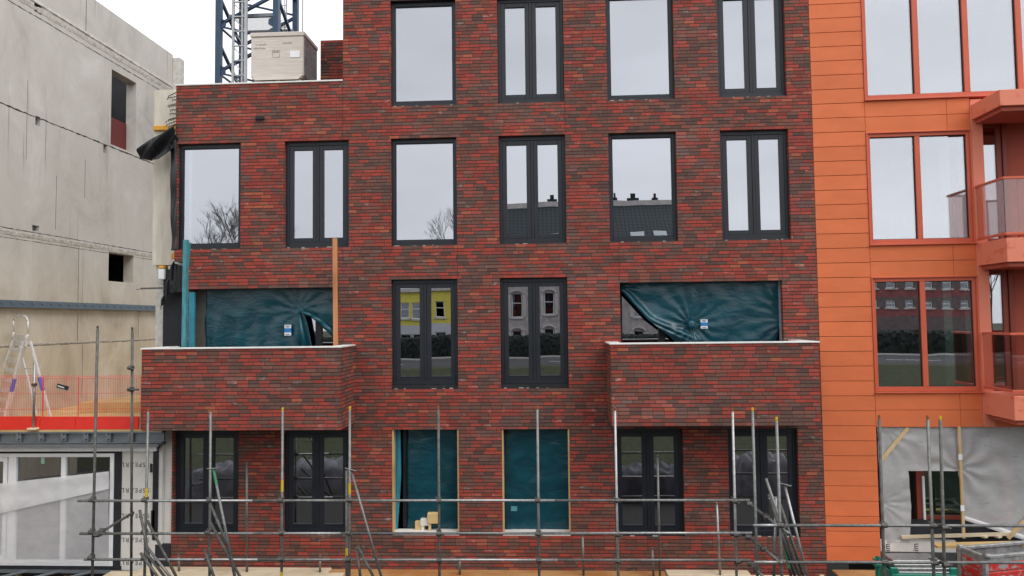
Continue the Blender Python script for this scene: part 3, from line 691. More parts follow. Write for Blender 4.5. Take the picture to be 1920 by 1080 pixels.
drape('short black membrane tail hanging under the left balcony end', [((286,812),(306,812),(304,832),(291,834)), ((291,834),(304,832),(297,846),(292,846))], -.05, lambda u, v: .03*math.sin(u*.7)+.02)
# posts on the left balcony
ps = thing('steel_prop', 'worn teal square post standing on the left brick balcony at the corner', 'post')
a, b = at(345, 645, -.45), at(349, 450, -.45)
MB().beam((a.x, -.45, -1.8), b, .085, .085, (0,1,0)).build('post', TEALP, ps)
MB().beam(at(350, 500, -.40), b+Vector((.03, .05, -.05)), .05, .09, (0,1,0)).build('inner_rail', TEALP, ps)
a = at(359, 600, .05); tag(MB().bev(a.x-.09, a.x+.07, .02, .09, -1.98, .70).build('teal_board', TEALP2), 'bright teal upright board behind the worn teal post', 'board')
a, b = at(630, 646, -.30), at(628, 447, -.30)
tag(MB().beam((a.x+.005, -.30, -1.8), b, .09, .05, (0,1,0)).build('timber_post', ORANGEW), 'orange timber post at the right end of the left brick balcony', 'post')
a, b = at(266, 541, .1), at(304, 540, .1)
tag(MB().beam(a+Vector((-.02,0,0)), b, .05, .035).beam(a+Vector((-.02,0,-.015)), a+Vector((-.12,0,-.02)), .02, .012).build('flat_bar', COUP), 'black flat bar sticking out left from the unfinished corner', 'bar')
# things left standing in the rooms
for u0, v0, u1, v1, y, lab in ((1168, 862, 1188, 995, .6, 'pale teal board leaning inside the window right of the scaffold posts'), (1040, 662, 1040, 715, .55, 'pale teal upright board inside the middle first floor window')):
    a, b = at(u0, v0, y), at(u1, v1+6, y); tag(MB().beam(b, a, .11, .03, (0,1,0)).build('leaning_board', simple('pale teal', (.10,.36,.30), .6)), lab, 'board', 'boards inside the rooms')

BLUES = simple('blue sheet', (.04,.36,.85), .5, 0, .15, 6)
a, b = at(950, 697, .40), at(1064, 726, .40)
tag(MB().bev(a.x, b.x, .40, .75, b.z, a.z, .04).build('blue_sheet', BLUES), 'folded blue sheet lying inside the middle first floor window', 'sheet')
# tarpaulin covered stacks in the site yard, seen in the ground floor glass
TARP = simple('grey tarpaulin', (.12,.118,.128), .5, 0, .3, 3, bump=.5); TARPD = simple('dark tarpaulin', (.04,.04,.05), .5, 0, .3, 3, bump=.5)
def stack(u, v, Y, w, d, mat, lab, seed):
    rnd = random.Random(seed); c = mirror(u, v, Y); H = c.z-GZ; n, m = 22, 12; vs = []
    for i in range(n+1):
        for k in range(m+1):
            s_, t_ = i/n*2-1, k/m*2-1; e = max(abs(s_), abs(t_)); top = 1-max(0, (e-.72)/.28)**2
            vs.append((c.x+s_*w/2*(1+.06*rnd.uniform(-1,1)*(e > .9)), c.y+t_*d/2, GZ+max(0, H*top*(.86+.14*math.sin(i*.9+seed)*math.cos(k*.8))+rnd.uniform(-.05,.05)*(e < .95))))
    o = MB().add(vs, [(i*(m+1)+k, (i+1)*(m+1)+k, (i+1)*(m+1)+k+1, i*(m+1)+k+1) for i in range(n) for k in range(m)]).build('covered_stack', mat, None, True)
    tag(o, lab, 'stack', 'covered stacks in the yard')
stack(415, 868, 9.5, 2.2, 1.6, TARP, 'grey covered stack mirrored in the leftmost ground floor window', 1)
stack(600, 862, 10.5, 2.6, 1.8, TARP, 'wide grey covered stack mirrored in the second ground floor window', 2)
stack(1215, 872, 9, 2.4, 1.5, TARPD, 'dark covered stack mirrored in the ground floor window under the right balcony', 3)
stack(1430, 850, 10, 2.0, 1.5, TARP, 'grey covered stack mirrored in the ground floor window next to the orange block', 4)
# ------------------------------------------------------------------ orange block on the right
OB = thing('orange_apartment_block', 'orange panel clad apartment block with red window frames and salmon balconies', 'building')
def omb(): return MB(oxf)
SZ = lambda u, v, t=0.: ato(u, v, t)
PX0, PX1 = .0, 1.05
# cladding strip: panels with open joints over a dark rail
zline = SZ(1545, 798.6)[1]; pitch = (SZ(1545, 798.6)[1]-SZ(1549, 1053)[1])/9.0
omb().box(PX0+.02, PX1, .035, .30, zline-9*pitch, 9.2).build('backing', OGAP, OB)
k0 = -9; pm = omb()
for k in range(-9, 39):
    pm.bev(PX0, PX1-.004, 0, .03, zline+k*pitch+.006, zline+(k+1)*pitch-.004, .003)
pm.build('cladding', OPANEL, OB)
def ospandrel(s0, s1, z0, z1, js):
    sp = omb(); zm = (z0+z1)/2; e = [s0]+js+[s1]
    for a, b in zip(e[:-1], e[1:]):
        sp.bev(a+.003, b-.003, .004, .034, z0+.004, zm-.004, .003); sp.bev(a+.003, b-.003, .004, .034, zm+.004, z1-.004, .003)
    sp.build('cladding', OPANEL, OB); omb().box(s0, s1, .036, .30, z0+.001, z1-.001).build('backing', OGAP, OB)
SE = 5.6
zt = {}
w4b = SZ(1700, 187)[1]; w3t = SZ(1700, 247)[1]; w3b = SZ(1730, 459)[1]; w2t = SZ(1730, 519)[1]; w2b = SZ(1740, 737)[1]; g_t = SZ(1740, 801)[1]
s_post0 = SZ(1822, 280)[0]; s_post1 = SZ(1844, 280)[0]
ospandrel(PX1, s_post0, w3t, w4b, [SZ(1775.7, 220)[0]])
ospandrel(PX1, s_post0, w2t, w3b, [SZ(1788, 490)[0]])
ospandrel(PX1, s_post0, g_t, w2b, [SZ(1801, 770)[0]])
ospandrel(s_post0, SE, g_t, w2b-.1, [])
def owindow(s0, s1, z0, z1, muls, mw=.10):
    f = omb(); y0 = .0
    frame_rect(f, s0+.002, s1-.002, z0+.035, z1-.002, .085, y0+.02, y0+.13, .09, .085)
    for m in muls: f.bev(m-mw/2, m+mw/2, y0+.021, y0+.128, z0+.126, z1-.088, .004)
    w = f.build('window', OMETAL, OB)
    sl = omb(); sl.bev(s0-.01, s1+.01, y0-.05, y0+.10, z0-.002, z0+.03, .006); sl.bev(s0, s1, y0-.02, y0+.018, z1-.018, z1+.008, .004); sl.bev(s0, s0+.03, y0-.02, y0+.018, z0+.036, z1-.02, .004); sl.bev(s1-.03, s1, y0-.02, y0+.018, z0+.036, z1-.02, .004)
    sl.build('sill', OMETAL, w)
    e = [s0+.08]+[k for m in muls for k in (m-mw/2+.006, m+mw/2-.006)]+[s1-.08]; pm = omb(); bd = omb()
    for a, b in zip(e[::2], e[1::2]):
        q = pane(a, b, z0+.12, z1-.08, y0+.075, w); pm.add(q.v, q.f); frame_rect(bd, a+.006, b-.006, z0+.126, z1-.088, .012, y0+.055, y0+.074)
    pm.build('pane', GLASSO, w); bd.build('gasket', BLACKM, w)
    return w
owindow(PX1+.0, SE, w4b, w4b+3.3, [SZ(1719, 100)[0], SZ(1813, 100)[0], SZ(1914, 100)[0], SZ(1914, 100)[0]+.95], .11)
owindow(PX1+.0, s_post0-.002, w3b, w3t, [SZ(1724, 350)[0]], .10)
owindow(PX1+.0, s_post0-.002, w2b, w2t, [SZ(1734, 620)[0]], .10)
omb().bev(s_post0, s_post1, -.01, .62, g_t+.002, w4b-.04, .006).build('pier', OPINK, OB)
# loggias behind the balconies
def loggia(z0, z1):
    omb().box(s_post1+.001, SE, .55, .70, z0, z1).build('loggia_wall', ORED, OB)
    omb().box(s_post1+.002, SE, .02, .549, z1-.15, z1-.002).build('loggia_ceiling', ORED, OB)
    f = omb(); a = SZ(1846, 400, .5)[0]-.25; frame_rect(f, a, a+.62, z0+.15, z1-.3, .10, .47, .548); d = f.build('balcony_door', REDWIN, OB)
    q = pane(a+.09, a+.53, z0+.24, z1-.39, .50, d); omb().add(q.v, q.f).build('pane', GLASSO, d)
    omb().bev(a+.63, a+.72, .44, .548, z0+.1, z1-.25, .004).build('door_post', REDWIN, d)
loggia(w3b-.1, w4b-.1); loggia(w2b-.15, w3b-.15)
omb().box(s_post1+.001, SE, .30, .5, w4b-.1, w4b).build('loggia_ceiling', BLACKM, OB)
sh2 = omb()
for z in (w4b-.2, w3b-.2, w2b-.2): sh2.box(PX1-.3, s_post0, .31, 3.6, z-.1, z+.1)
sh2.box(s_post0, SE, .72, 3.6, w4b-.3, w4b-.1); sh2.box(PX1-.3, SE, 3.6, 3.7, g_t, 9.2); sh2.box(PX1-.35, PX1-.3, .31, 3.6, g_t, 9.2); sh2.box(s_post0+.03, s_post0+.08, .63, 3.6, g_t, w4b-.3)
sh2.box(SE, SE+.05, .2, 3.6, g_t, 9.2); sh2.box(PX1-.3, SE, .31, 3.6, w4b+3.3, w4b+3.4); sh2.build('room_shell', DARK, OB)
CURT = simple('pale curtain', (.72,.80,.72), .85, 0, .1, 4)
def curtain(u0, u1, v, z0, z1, t=.16):
    a, b = ato(u0, v, t)[0], ato(u1, v, t)[0]; m = omb(); n = 24; vs = []
    for i in range(n+1):
        s = a+(b-a)*i/n; d = .025*math.sin(i*1.7); vs += [(s, t+d, z0+.05), (s, t+d, z1-.1)]
    m.add(vs, [(2*i, 2*i+2, 2*i+3, 2*i+1) for i in range(n)]); o = m.build('curtain', CURT, OB, True); o.modifiers.new('thick', 'SOLIDIFY').thickness = .004
curtain(1772, 1788, 650, w2b, w2t); curtain(1812, 1829, 650, w2b, w2t); curtain(1764, 1782, 350, w3b, w3t, .20); curtain(1800, 1822, 350, w3b, w3t, .16)
def obalcony(uw, vt_w, uf, vt_f, vb_f, depth, rail=None):
    s0 = SZ(uf, vt_f, -depth)[0]; ztop = SZ(uf, vt_f, -depth)[1]; zbot = SZ(uf, vb_f, -depth)[1]
    o = omb().bev(s0, SE, -depth, .015, zbot, ztop, .006).build('balcony', OFASC, OB)
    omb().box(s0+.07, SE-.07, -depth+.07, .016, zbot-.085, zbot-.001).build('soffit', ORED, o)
    if rail:
        vr_f, vl_f = rail; zr = SZ(uf+8, vr_f, -depth)[1]; zl = ztop+.06
        r = omb(); t0 = -depth+.03
        r.bev(s0+.005, SE, t0, t0+.05, zr-.045, zr, .004); r.bev(s0+.005, s0+.055, t0+.051, .0, zr-.045, zr, .004)
        r.bev(s0+.005, SE, t0, t0+.05, zl, zl+.05, .004); r.bev(s0+.005, s0+.055, t0+.051, .0, zl, zl+.05, .004)
        r.build('handrail', OMETAL, o)
        g = omb(); g.box(s0+.03, SE, t0+.018, t0+.032, zl+.051, zr-.046); g.box(s0+.022, s0+.036, t0+.05, -.01, zl+.051, zr-.046); g.build('balustrade_glass', GLASSB, o)
        p = omb()
        for k in range(4):
            s = s0+.32+.95*k; p.bev(s-.03, s+.03, t0+.06, t0+.09, ztop+.0, zr-.02, .004)
        p.build('baluster', OMETAL, o)
    return o
obalcony(1820, 196, 1874, 168, 198, .95)
obalcony(1834, 455, 1887, 446, 491, .95, (330, 440))
obalcony(1846, 737, 1901, 743, 789, .95, (624, 741))
# ground storey of the orange block, still under plastic
gz = SZ(1700, 1018)[1]
rec = omb(); rec.box(PX1, SE, 1.6, 1.7, -6, g_t); rec.box(PX1-.02, PX1, .31, 1.6, -6, g_t); rec.box(PX1, SE, .32, 1.6, g_t-.1, g_t-.002); rec.build('recess_wall', DARK, OB)
omb().bev(PX1, SE, .12, .5, SZ(1700, 1017)[1], SZ(1700, 986)[1], .01).build('felt_ledge', BLACKM, OB)
bz1, bz0 = SZ(1700, 1017)[1], SZ(1700, 1036)[1]
bd = omb().box(PX1+.02, SZ(1795, 1025)[0], .05, .118, bz0, bz1+.03).build('base_board', WBOARD, OB)
omb().box(PX1+.02, SZ(1795, 1025)[0], .045, .12, -6, bz0-.002).build('base_felt', simple('grey felt', (.075,.078,.085), .75, 0, .3, 5, bump=.3), OB)
sw0 = SZ(1706, 900, .45); 
f = omb(); x0, x1, z0, z1 = SZ(1721, 980, .5)[0], SZ(1900, 980, .5)[0], SZ(1720, 982, .5)[1], SZ(1720, 850, .5)[1]
frame_rect(f, x0, x1, z0, z1, .17, .5, .6); xw = f.build('window', REDWIN, OB)
q = pane(x0+.16, x1-.16, z0+.16, z1-.16, .55, xw); omb().add(q.v, q.f).build('pane', glass('dark green glass', .26, (.12,.2,.17), (.7,.95,.85)), xw)
a, b = SZ(1729, 893, .46), SZ(1732, 978, .46); omb().bev(a[0], a[0]+.045, .455, .495, b[1], a[1], .004).build('cover_strip', WHITE, xw)
def oplane(t0):
    def f(u, v, d):
        s, z = ato(u, v, t0); return oxf((s, t0-d, z))
    return f
def d_o(u, v):
    d = .008*bump2(u, v, .03)+.002*bump2(u, v, .11) + rad(u, v, 1655, 800, 17, .02, 60) + rad(u, v, 1800, 880, 9, .028, 120) + rad(u, v, 1652, 945, 15, .02, 40)
    return d
gs = thing('plastic_sheet', 'grey reinforced plastic sheet with a cut-out over the ground storey of the orange block', 'plastic sheet')
cloth([((1645,800),(1705,800),(1703,883),(1648,883),(14,22)), ((1705,800),(1797,800),(1797,883),(1703,883),(24,22)), ((1797,800),(1935,800),(1935,883),(1797,883),(36,22)),
       ((1648,883),(1703,883),(1708,935),(1650,935),(14,14)), ((1650,935),(1708,935),(1709,950),(1651,950),(14,5)), ((1651,950),(1709,950),(1705,1017),(1656,1018),(14,18)),
       ((1797,883),(1935,883),(1935,1012),(1806,968),(36,26))], oplane(.06), d_o, 'sheet', FILMG, gs, 4.0, 0)
cloth([((1806,966),(1935,1008),(1935,1018),(1806,974))], oplane(.03), lambda u, v: .02, 'rolled_hem', FILMW2, gs, 4.0, .02)
def obatten(u0, v0, u1, v1, t, w, d, mat, lab, nm='timber_batten', cat='batten'):
    a, b = ato(u0, v0, t), ato(u1, v1, t); A = Vector(oxf((a[0], t, a[1]))); B = Vector(oxf((b[0], t, b[1])))
    return tag(MB().beam(A, B, w, d, (0,1,0)).build(nm, mat), lab, cat)
vb = obatten(1798, 800, 1807, 1009, -.0, .05, .035, TIMB, 'upright pine batten holding the grey plastic sheet')
for v in (857, 953):
    a = ato(1801+ (v-857)*.04, v, -.03); MB(oxf).box(a[0]-.035, a[0]+.035, -.032, -.024, a[1]-.055, a[1]+.055).build('clamp_paper', WHITE, vb)
obatten(1651, 864, 1703, 802, .03, .075, .015, TIMB, 'diagonal pine brace behind the grey plastic sheet, left corner')
obatten(1889, 1009, 1935, 965, .0, .08, .04, TIMB, 'diagonal pine brace poking out below the grey plastic sheet')
obatten(1690, 1007, 1890, 1001, .0, .06, .05, PALEW, 'long pale timber lying on the black ledge under the plastic sheet', 'timber_plank', 'plank')
obatten(1752, 1023, 1925, 1019.5, -.62, .05, .2, YELW, 'wide yellow plank lying across the stillage', 'timber_plank', 'plank')
for u, lab in ((1842, 'short pine offcut on the black ledge, left of the pair'), (1868, 'short pine offcut on the black ledge, right of the pair')):
    a = ato(u, 1009, -.05); A = Vector(oxf((a[0]-.14, .35, a[1]+.02))); B = Vector(oxf((a[0]+.08, -.05, a[1]+.02)))
    tag(MB().beam(A, B, .10, .035).build('timber_offcut', PALEW), lab, 'offcut', 'pine offcuts on the ledge')

# ------------------------------------------------------------------ lettering
def lettering(txt, size, mat, name, parent, place, spacing=1.0):
    cu = bpy.data.curves.new(name, 'FONT'); cu.body = txt; cu.size = size; cu.extrude = .001; cu.align_x = 'CENTER'; cu.align_y = 'CENTER'; cu.space_character = spacing
    to = bpy.data.objects.new(name, cu); C.objects.link(to); bpy.context.view_layer.update()
    me = bpy.data.meshes.new_from_object(to); C.objects.unlink(to); bpy.data.objects.remove(to)
    me.transform(place); me.materials.append(mat)
    o = bpy.data.objects.new(name, me); C.objects.link(o); o.parent = parent; return o
INK = simple('black print', (.02,.02,.02), .7)
for u in (1664, 1717):
    s, z = ato(u, 1028, .047); M = Matrix.Translation(oxf((s, .045, z-.01))) @ Matrix.Rotation(-OA, 4, 'Z') @ Matrix.Rotation(math.pi/2, 4, 'X') @ Matrix.Rotation(math.pi/2, 4, 'Z')
    lettering('sim', .16, INK, 'lettering', bd, M)

# ------------------------------------------------------------------ low building on the left
LB = thing('low_annex', 'low unfinished annex with white glazing, cement board and a steel edged deck roof', 'building')
DZ = -2.17
x_r = at(285, 950, 0).x
MB().box(-13.2, -8.14, -.32, -.02, DZ-.36, DZ-.30).build('edge_flange', STEELG, LB)
eb = MB(); eb.box(-13.2, at(305, 820, -.3).x, -.25, -.20, at(0, 830, -.25).z, DZ-.04); eb.box(-13.2, at(305, 820, -.3).x, -.33, -.2, DZ-.075, DZ-.04); eb.box(-13.2, at(305, 820, -.3).x, -.33, -.2, at(0, 830, -.3).z-.015, at(0, 830, -.3).z+.01)
eb.build('edge_beam', STEELG, LB)
st = MB(); bl = MB()
for u in (-49, -6.5, 35.5, 77.5, 119.5, 161.5, 203.5, 245.5):
    a = at(u, 820, -.3); st = MB(); st.bev(a.x-.055, a.x+.055, -.325, -.255, at(u, 828, -.3).z, DZ-.076, .006); s_ = st.build('stiffener', STEELG, LB); bl = MB()
    for v in (814, 824): p = at(u, v, -.33); bl.tube(p+Vector((0,-.006,0)), p+Vector((0,.02,0)), .018, 8)
    bl.build('bolt_hole', BLACKM, s_)
MB().box(-13.2, x_r+.15, -.14, .2, at(0, 846, -.1).z, at(0, 831, -.1).z).build('flashing', WHITE, LB)
MB().box(-13.2, x_r+.1, .02, .25, -6, at(0, 846, 0).z).build('backing', DARK, LB) if False else None
board = MB().box(at(224, 950, 0).x, x_r+.02, 0, .2, -6, at(250, 843, 0).z).build('cement_board', WBOARD, LB)
MB().box(at(213, 950, -.03).x, at(226, 950, -.03).x, -.03, .2, at(220, 1079, -.03).z, at(220, 843, -.03).z).box(-13.2, at(213, 850, -.03).x, -.028, .2, at(100, 850.5, -.03).z, at(100, 842, -.03).z).box(-13.2, at(226, 1062, -.03).x, -.032, .2, at(100, 1078, -.03).z, at(100, 1061, -.03).z).build('membrane_surround', BLACKM, LB)
MB().box(at(285, 900, -.02).x-.02, at(305, 900, -.02).x, -.03, .05, -6, at(285, 826, 0).z).build('joint_tape', simple('white tape', (.66,.65,.62), .5, 0, .08, 3, bump=.4), LB)
for v in (871, 919, 967, 1012, 1055):
    p = at(260, v, -.002); M = Matrix.Translation((p.x, -.002, p.z)) @ Matrix.Rotation(math.pi/2, 4, 'X') @ Matrix.Rotation(math.pi, 4, 'Z')
    o = lettering('SWISSPEARL', .135, INK, 'lettering', board, M, 1.27); o.data.transform(Matrix.Translation((at(228, v, 0).x-min(q.co.x for q in o.data.vertices), 0, 0)))
# white glazing
gy = -.05; z1, z0 = at(100, 850.5, gy).z, at(100, 1061, gy).z; xr = at(212, 950, gy).x
fw = MB(); frame_rect(fw, -13.4, xr, z0, z1, .085, gy, gy+.12, .11, .075)
for u, w in ((117, .10), (21, .17)): x = at(u, 950, gy).x; fw.bev(x-w/2, x+w/2, gy+.002, gy+.118, z0+.111, z1-.076, .004)
wf = fw.build('window', WHITE, LB)
sb = MB(); frame_rect(sb, -13.2, at(12, 900, gy).x, z0+.115, z1-.08, .09, gy+.01, gy+.11); sb.build('sash', WHITE, wf)
MB().box(-13.3, xr-.07, gy+.06, gy+.08, z0+.1, z1-.07).build('pane', glass('dark glazing', .22, (.35,.36,.36)), wf)
MB().box(-13.4, xr+.1, 1.6, 1.7, -6, DZ-.4).box(-13.4, xr+.1, .15, 1.6, DZ-.42, DZ-.38).build('room_shell', simple('brown room', (.085,.06,.05), .9, 0, .4, 2), LB)
for u in (36, 126): x = at(u, 870, .12).x; MB().box(x-.03, x+.06, .12, .2, -6, DZ-.4).build('stud', YELW, LB)
a = at(77, 858, -.0); MB().box(a.x, a.x+.075, gy+.05, gy+.058, a.z-.13, a.z).build('sticker', simple('mint sticker', (.35,.6,.45), .6), wf)
pf = thing('plastic_film', 'translucent white film sagging across the white annex glazing', 'plastic film')
def d_f(u, v): return .03+.012*bump2(u, v, .035)+rad(u, v, 206, 884, 12, .02, 90)
cloth([((-20,911),(205.5,884),(205.5,1056),(-20,1056))], plane_y(gy-.01), d_f, 'lower_film', FILMW, pf, 5, 0)
cloth([((-20,908),(206,883),(206,916),(-20,967))], plane_y(gy-.05), lambda u, v: .03+.008*math.sin((v-900-u*-.12)*.16)+.006*bump2(u, v, .04), 'upper_fold', FILMW2, pf, 4, 0)
gr = MB()
for k in range(7): 
    x = -12.9+k*.72; gr.beam((x, -.55, -5.17), (x+.40, -.05, -5.17), .07, .03)
gr.box(-13.2, -8.9, -.10, -.06, -5.21, -5.15); gr.box(-13.2, -8.9, -.50, -.46, -5.21, -5.15)
tag(gr.build('steel_grating', STEELG), 'grey steel strip grating lying at the foot of the annex glazing', 'grating')
# deck roof
MB().box(GX+.002, -8.05, -.33, 9.2, DZ-.04, DZ).build('deck', YELW, LB)
ins = MB(); ins.add([(-12,.9,DZ+.003),(-8.1,.9,DZ+.003),(-8.1,6,DZ+.6),(-12,6,DZ+.003),(-8.1,6,DZ+.003)], [(0,1,2,3),(1,4,2),(3,2,4)]); ins.build('insulation_slope', PALEW, LB) if False else None
for i, (u, v, w, lab) in enumerate(((180, 771, 3.2, 'long sheet of plywood lying on the deck roof behind the red barrier'), (225, 758, 1.6, 'higher stack of plywood on the deck roof beside the brick balcony'))):
    p = at(u, v, 1.2+i*1.6); tag(MB().bev(p.x-w/2, min(p.x+w/2, -8.15), p.y-.4, p.y+.6, DZ+.002, DZ+.08+i*.18, .01).build('plywood_sheet', YELW), lab, 'plywood', 'plywood on the deck roof')

# red barrier on the deck edge
def barrier(u0, u1, lab, dense=()):
    y = -.24; r = thing('mesh_barrier', lab, 'barrier', 'red edge barriers'); a, b = at(u0, 781, y), at(u1, 781, y); zt_ = at(u0, 707, y).z
    m = MB(); x = a.x
    while x < b.x:
        m.tube((x, y, DZ+.05), (x, y, zt_-.03), .0042, 4, caps=False); m.tube((x, y, zt_-.03), (x-.045, y+.04, zt_+.02), .0042, 4, caps=False); x += .038
    for z, rr in ((DZ+.1, .004), (DZ+.42, .005), (DZ+.75, .004), (zt_-.03, .004), (zt_+.02, .004)): m.tube((a.x, y-.004, z), (b.x, y-.004, z), rr, 5)
    for x in (a.x, b.x): m.tube((x, y-.003, DZ), (x, y-.003, zt_), .007, 6)
    m.build('mesh_panel', REDW, r)
    z0, z1 = DZ+.005, at(u0, 781, y-.05).z; t = MB(); t.add([(a.x,y-.09,z0),(b.x,y-.09,z0),(b.x,y-.075,z1),(a.x,y-.075,z1),(a.x,y-.05,z0),(b.x,y-.05,z0),(b.x,y-.05,z1),(a.x,y-.05,z1)], [(0,1,2,3),(4,7,6,5),(3,2,6,7),(0,4,5,1),(0,3,7,4),(1,5,6,2)])
    t.build('toe_board', REDB, r)
    return r
barrier(-60, 80, 'red mesh barrier panel in front of the step ladder')
b2 = barrier(81, 146, 'red mesh barrier panel carrying the dark name plate')
barrier(147, 264, 'red mesh barrier panel ending at the brick balcony')
a, b = at(107, 720, -.27), at(128, 731, -.27)
pl = MB().beam(a+Vector((0,0,-.03)), b+Vector((0,0,.03)), .012, .085, (0,0,1)).build('name_plate', BLACKM, b2)
MB().beam(a.lerp(b,.1)+Vector((0,-.008,-.025)), a.lerp(b,.65)+Vector((0,-.008,.0)), .004, .02, (0,0,1)).build('print', WHITE, pl)
p0, p1 = at(67, 804, -.30), at(69, 678, -.30)
bp = thing('barrier_post', 'galvanised upright post with a wooden foot clamped to the red barrier', 'post')
MB().tube((p0.x, -.36, DZ+.06), (p1.x, -.36, p1.z), .026, 10).build('post', GALVB, bp, True)
MB().bev(p0.x-.1, p0.x+.1, -.44, -.31, DZ+.003, DZ+.05, .01).build('foot', PALEW, bp)
MB().bev(p0.x-.03, p0.x+.05, -.42, -.34, DZ+.92, DZ+.98, .006).build('clip', COUP, bp)
# step ladder
ld = thing('step_ladder', 'aluminium step ladder with a hoop handrail on the deck roof', 'ladder')
FL = (at(27, 638, 1.4), at(-24, 792, 1.4)); FR = (at(46, 640, 1.0), at(9, 788, 1.0)); RL = (at(34, 640, 1.4), at(70, 782, 1.4)); RR = (at(57, 640, 1.0), at(97, 790, 1.0))
for p, q in (FL, FR): q.z = DZ; MB().beam(p, q, .055, .10, (0,1,0)).build('stile', ALU, ld)
for p, q in (RL, RR): q.z = DZ; MB().beam(p, q, .035, .05, (0,1,0)).build('rear_leg', ALU, ld)
for k in range(1, 8):
    t = k/8; MB().beam(FL[0].lerp(FL[1], t), FR[0].lerp(FR[1], t), .03, .09, (0,0,1)).build('tread', ALU, ld)
MB().beam(FL[0].lerp(RL[0], .3)+Vector((0,0,.01)), FR[0].lerp(RR[0], .3)+Vector((0,0,.01)), .04, .26, (0,0,1)).build('platform', ALU, ld)
for t in (.35, .7): MB().beam(RL[0].lerp(RL[1], t), RR[0].lerp(RR[1], t), .02, .02).build('brace', ALU, ld)
hp = [at(22, 637, 1.4), at(26, 622, 1.4), at(25, 601, 1.35), at(29, 593, 1.3), at(38, 591, 1.2), at(48, 593, 1.05), at(52.5, 601, 1.0), at(53, 626, 1.0), at(46, 645, 1.0)]
MB().path(hp, .016, 8).build('handrail', ALU, ld, True)
for st_, t0, t1 in ((FR, .47, .63), (RR, .45, .62)):
    MB().beam(st_[0].lerp(st_[1], t0)+Vector((0,-.02,0)), st_[0].lerp(st_[1], t1)+Vector((0,-.02,0)), .056, .07, (0,1,0)).build('blue_band', BLUE, ld)

# ------------------------------------------------------------------ grey concrete side building
GB = thing('concrete_building', 'bare grey precast concrete shell with rough floor joints beside the brick block', 'building')
def gyz(u, v): p = atx(u, v, GX); return p.y, p.z
yfar = gyz(324, 122)[0]; ztop = (gyz(324, 119)[1]+gyz(215, 7)[1])/2; ynear = -4.0
def gwall(holes):
    mb = wall_holes((ynear, yfar), (GZ, ztop), holes, 0, .32)
    return MB(lambda p: (GX - p[1], p[0], p[2])).add(mb.v, mb.f)
w1 = (gyz(208.5, 200)[0], gyz(255, 200)[0], (gyz(207, 270)[1]+gyz(254, 289)[1])/2, (gyz(208.7, 129)[1]+gyz(256, 156)[1])/2)
w2 = (gyz(203.5, 500)[0], gyz(250, 500)[0], (gyz(203.5, 527)[1]+gyz(249.6, 530.5)[1])/2, (gyz(203.5, 472)[1]+gyz(250, 479)[1])/2)
pk = []
for u, v, w, h in ((71, 14, 13, 22), (71, 227, 9, 14), (197, 279, 6, 12), (67, 428, 13, 6)):
    a, b = gyz(u-w/2, v-h/2), gyz(u+w/2, v+h/2); pk.append((a[0], b[0], min(a[1], b[1])-.05, max(a[1], b[1])+.05))
gwall([w1, w2]+pk).build('wall', CONC, GB)
for h in pk: MB().box(GX-.20, GX-.10, h[0]-.05, h[1]+.05, h[2]-.05, h[3]+.05).build('pocket_plate', STEELG, GB)
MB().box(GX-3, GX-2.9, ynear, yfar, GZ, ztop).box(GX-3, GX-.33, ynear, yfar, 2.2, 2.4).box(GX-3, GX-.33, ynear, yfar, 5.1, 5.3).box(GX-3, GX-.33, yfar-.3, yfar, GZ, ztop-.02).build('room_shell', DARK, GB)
MB().box(GX-.31, GX-.27, w1[0]-.2, w1[1]-.05, w1[2], w1[2]+.95).build('red_panel', simple('dark red panel', (.14,.02,.02), .6, 0, .2, 9, (1,9,1)), GB)
MB().bev(GX+.005, GX+.25, yfar-.02, yfar+.30, GZ, ztop-.1, .01).build('corner_return', CONC_L, GB)
def joint(u0, v0, u1, v1, w, mat, name, proud=.02, jag=.02, seg=60, y0=None):
    a, b = gyz(u0, v0), gyz(u1, v1); k = (b[1]-a[1])/(b[0]-a[0]); ya = ynear; yb = yfar-.02; mb = MB(); z_ = (a[1]+b[1])/2; vs = []
    n = int(abs(yb-ya)/ .09)
    for i in range(n+1):
        y = ya+(yb-ya)*i/n; t = random.uniform(-jag, jag); d = random.uniform(-jag, jag); pr = proud*random.uniform(.4, 1.2)
        vs += [(GX+.001, y, z_-w/2+d), (GX+pr, y, z_-w/2+d*.6+w*.15), (GX+pr, y, z_+w/2+t*.6-w*.15), (GX+.001, y, z_+w/2+t)]
    mb.add(vs, [(4*i+j, 4*i+4+j, 4*i+5+j, 4*i+1+j) for i in range(n) for j in range(3)]); mb.build(name, mat, GB)
DARKJ = simple('open joint', (.05,.046,.042), .95, 0, .4, 20)
def line(u0, v0, u1, v1, w, dz=0): joint(u0, v0, u1, v1, w, DARKJ, 'floor_joint', .003, w*.45)
joint(60, 15, 300, 155, .13, CONC_R, 'mortar_band', .010, .02); joint(78, 12, 300, 146, .09, CONC_L, 'slab_edge', .03, .004)
line(60, 32, 300, 165, .022); line(0, 190, 275, 304, .03); 
joint(0, 427, 287, 485, .12, CONC_R, 'mortar_band', .010, .02); line(0, 417, 287, 480, .016); line(0, 437, 287, 492, .012)
joint(0, 643, 289, 639, .04, CONC_R, 'mortar_band', .012, .02); line(0, 646, 289, 641, .012)
def vline(u, v0, v1, w=.012):
    y, _ = gyz(u, v0); za, zb = gyz(u, v0)[1], gyz(u, v1)[1]; MB().box(GX+.0005, GX+.003, y-w/2, y+w/2, zb, za).build('panel_joint', DARKJ, GB)
vline(162, 0, 74, .018); vline(148, 452, 568); vline(146, 588, 640); vline(155, 645, 745); vline(106, 330, 430, .01); vline(160, 300, 372, .01); vline(52, 150, 300, .008); vline(260, 590, 640, .008)
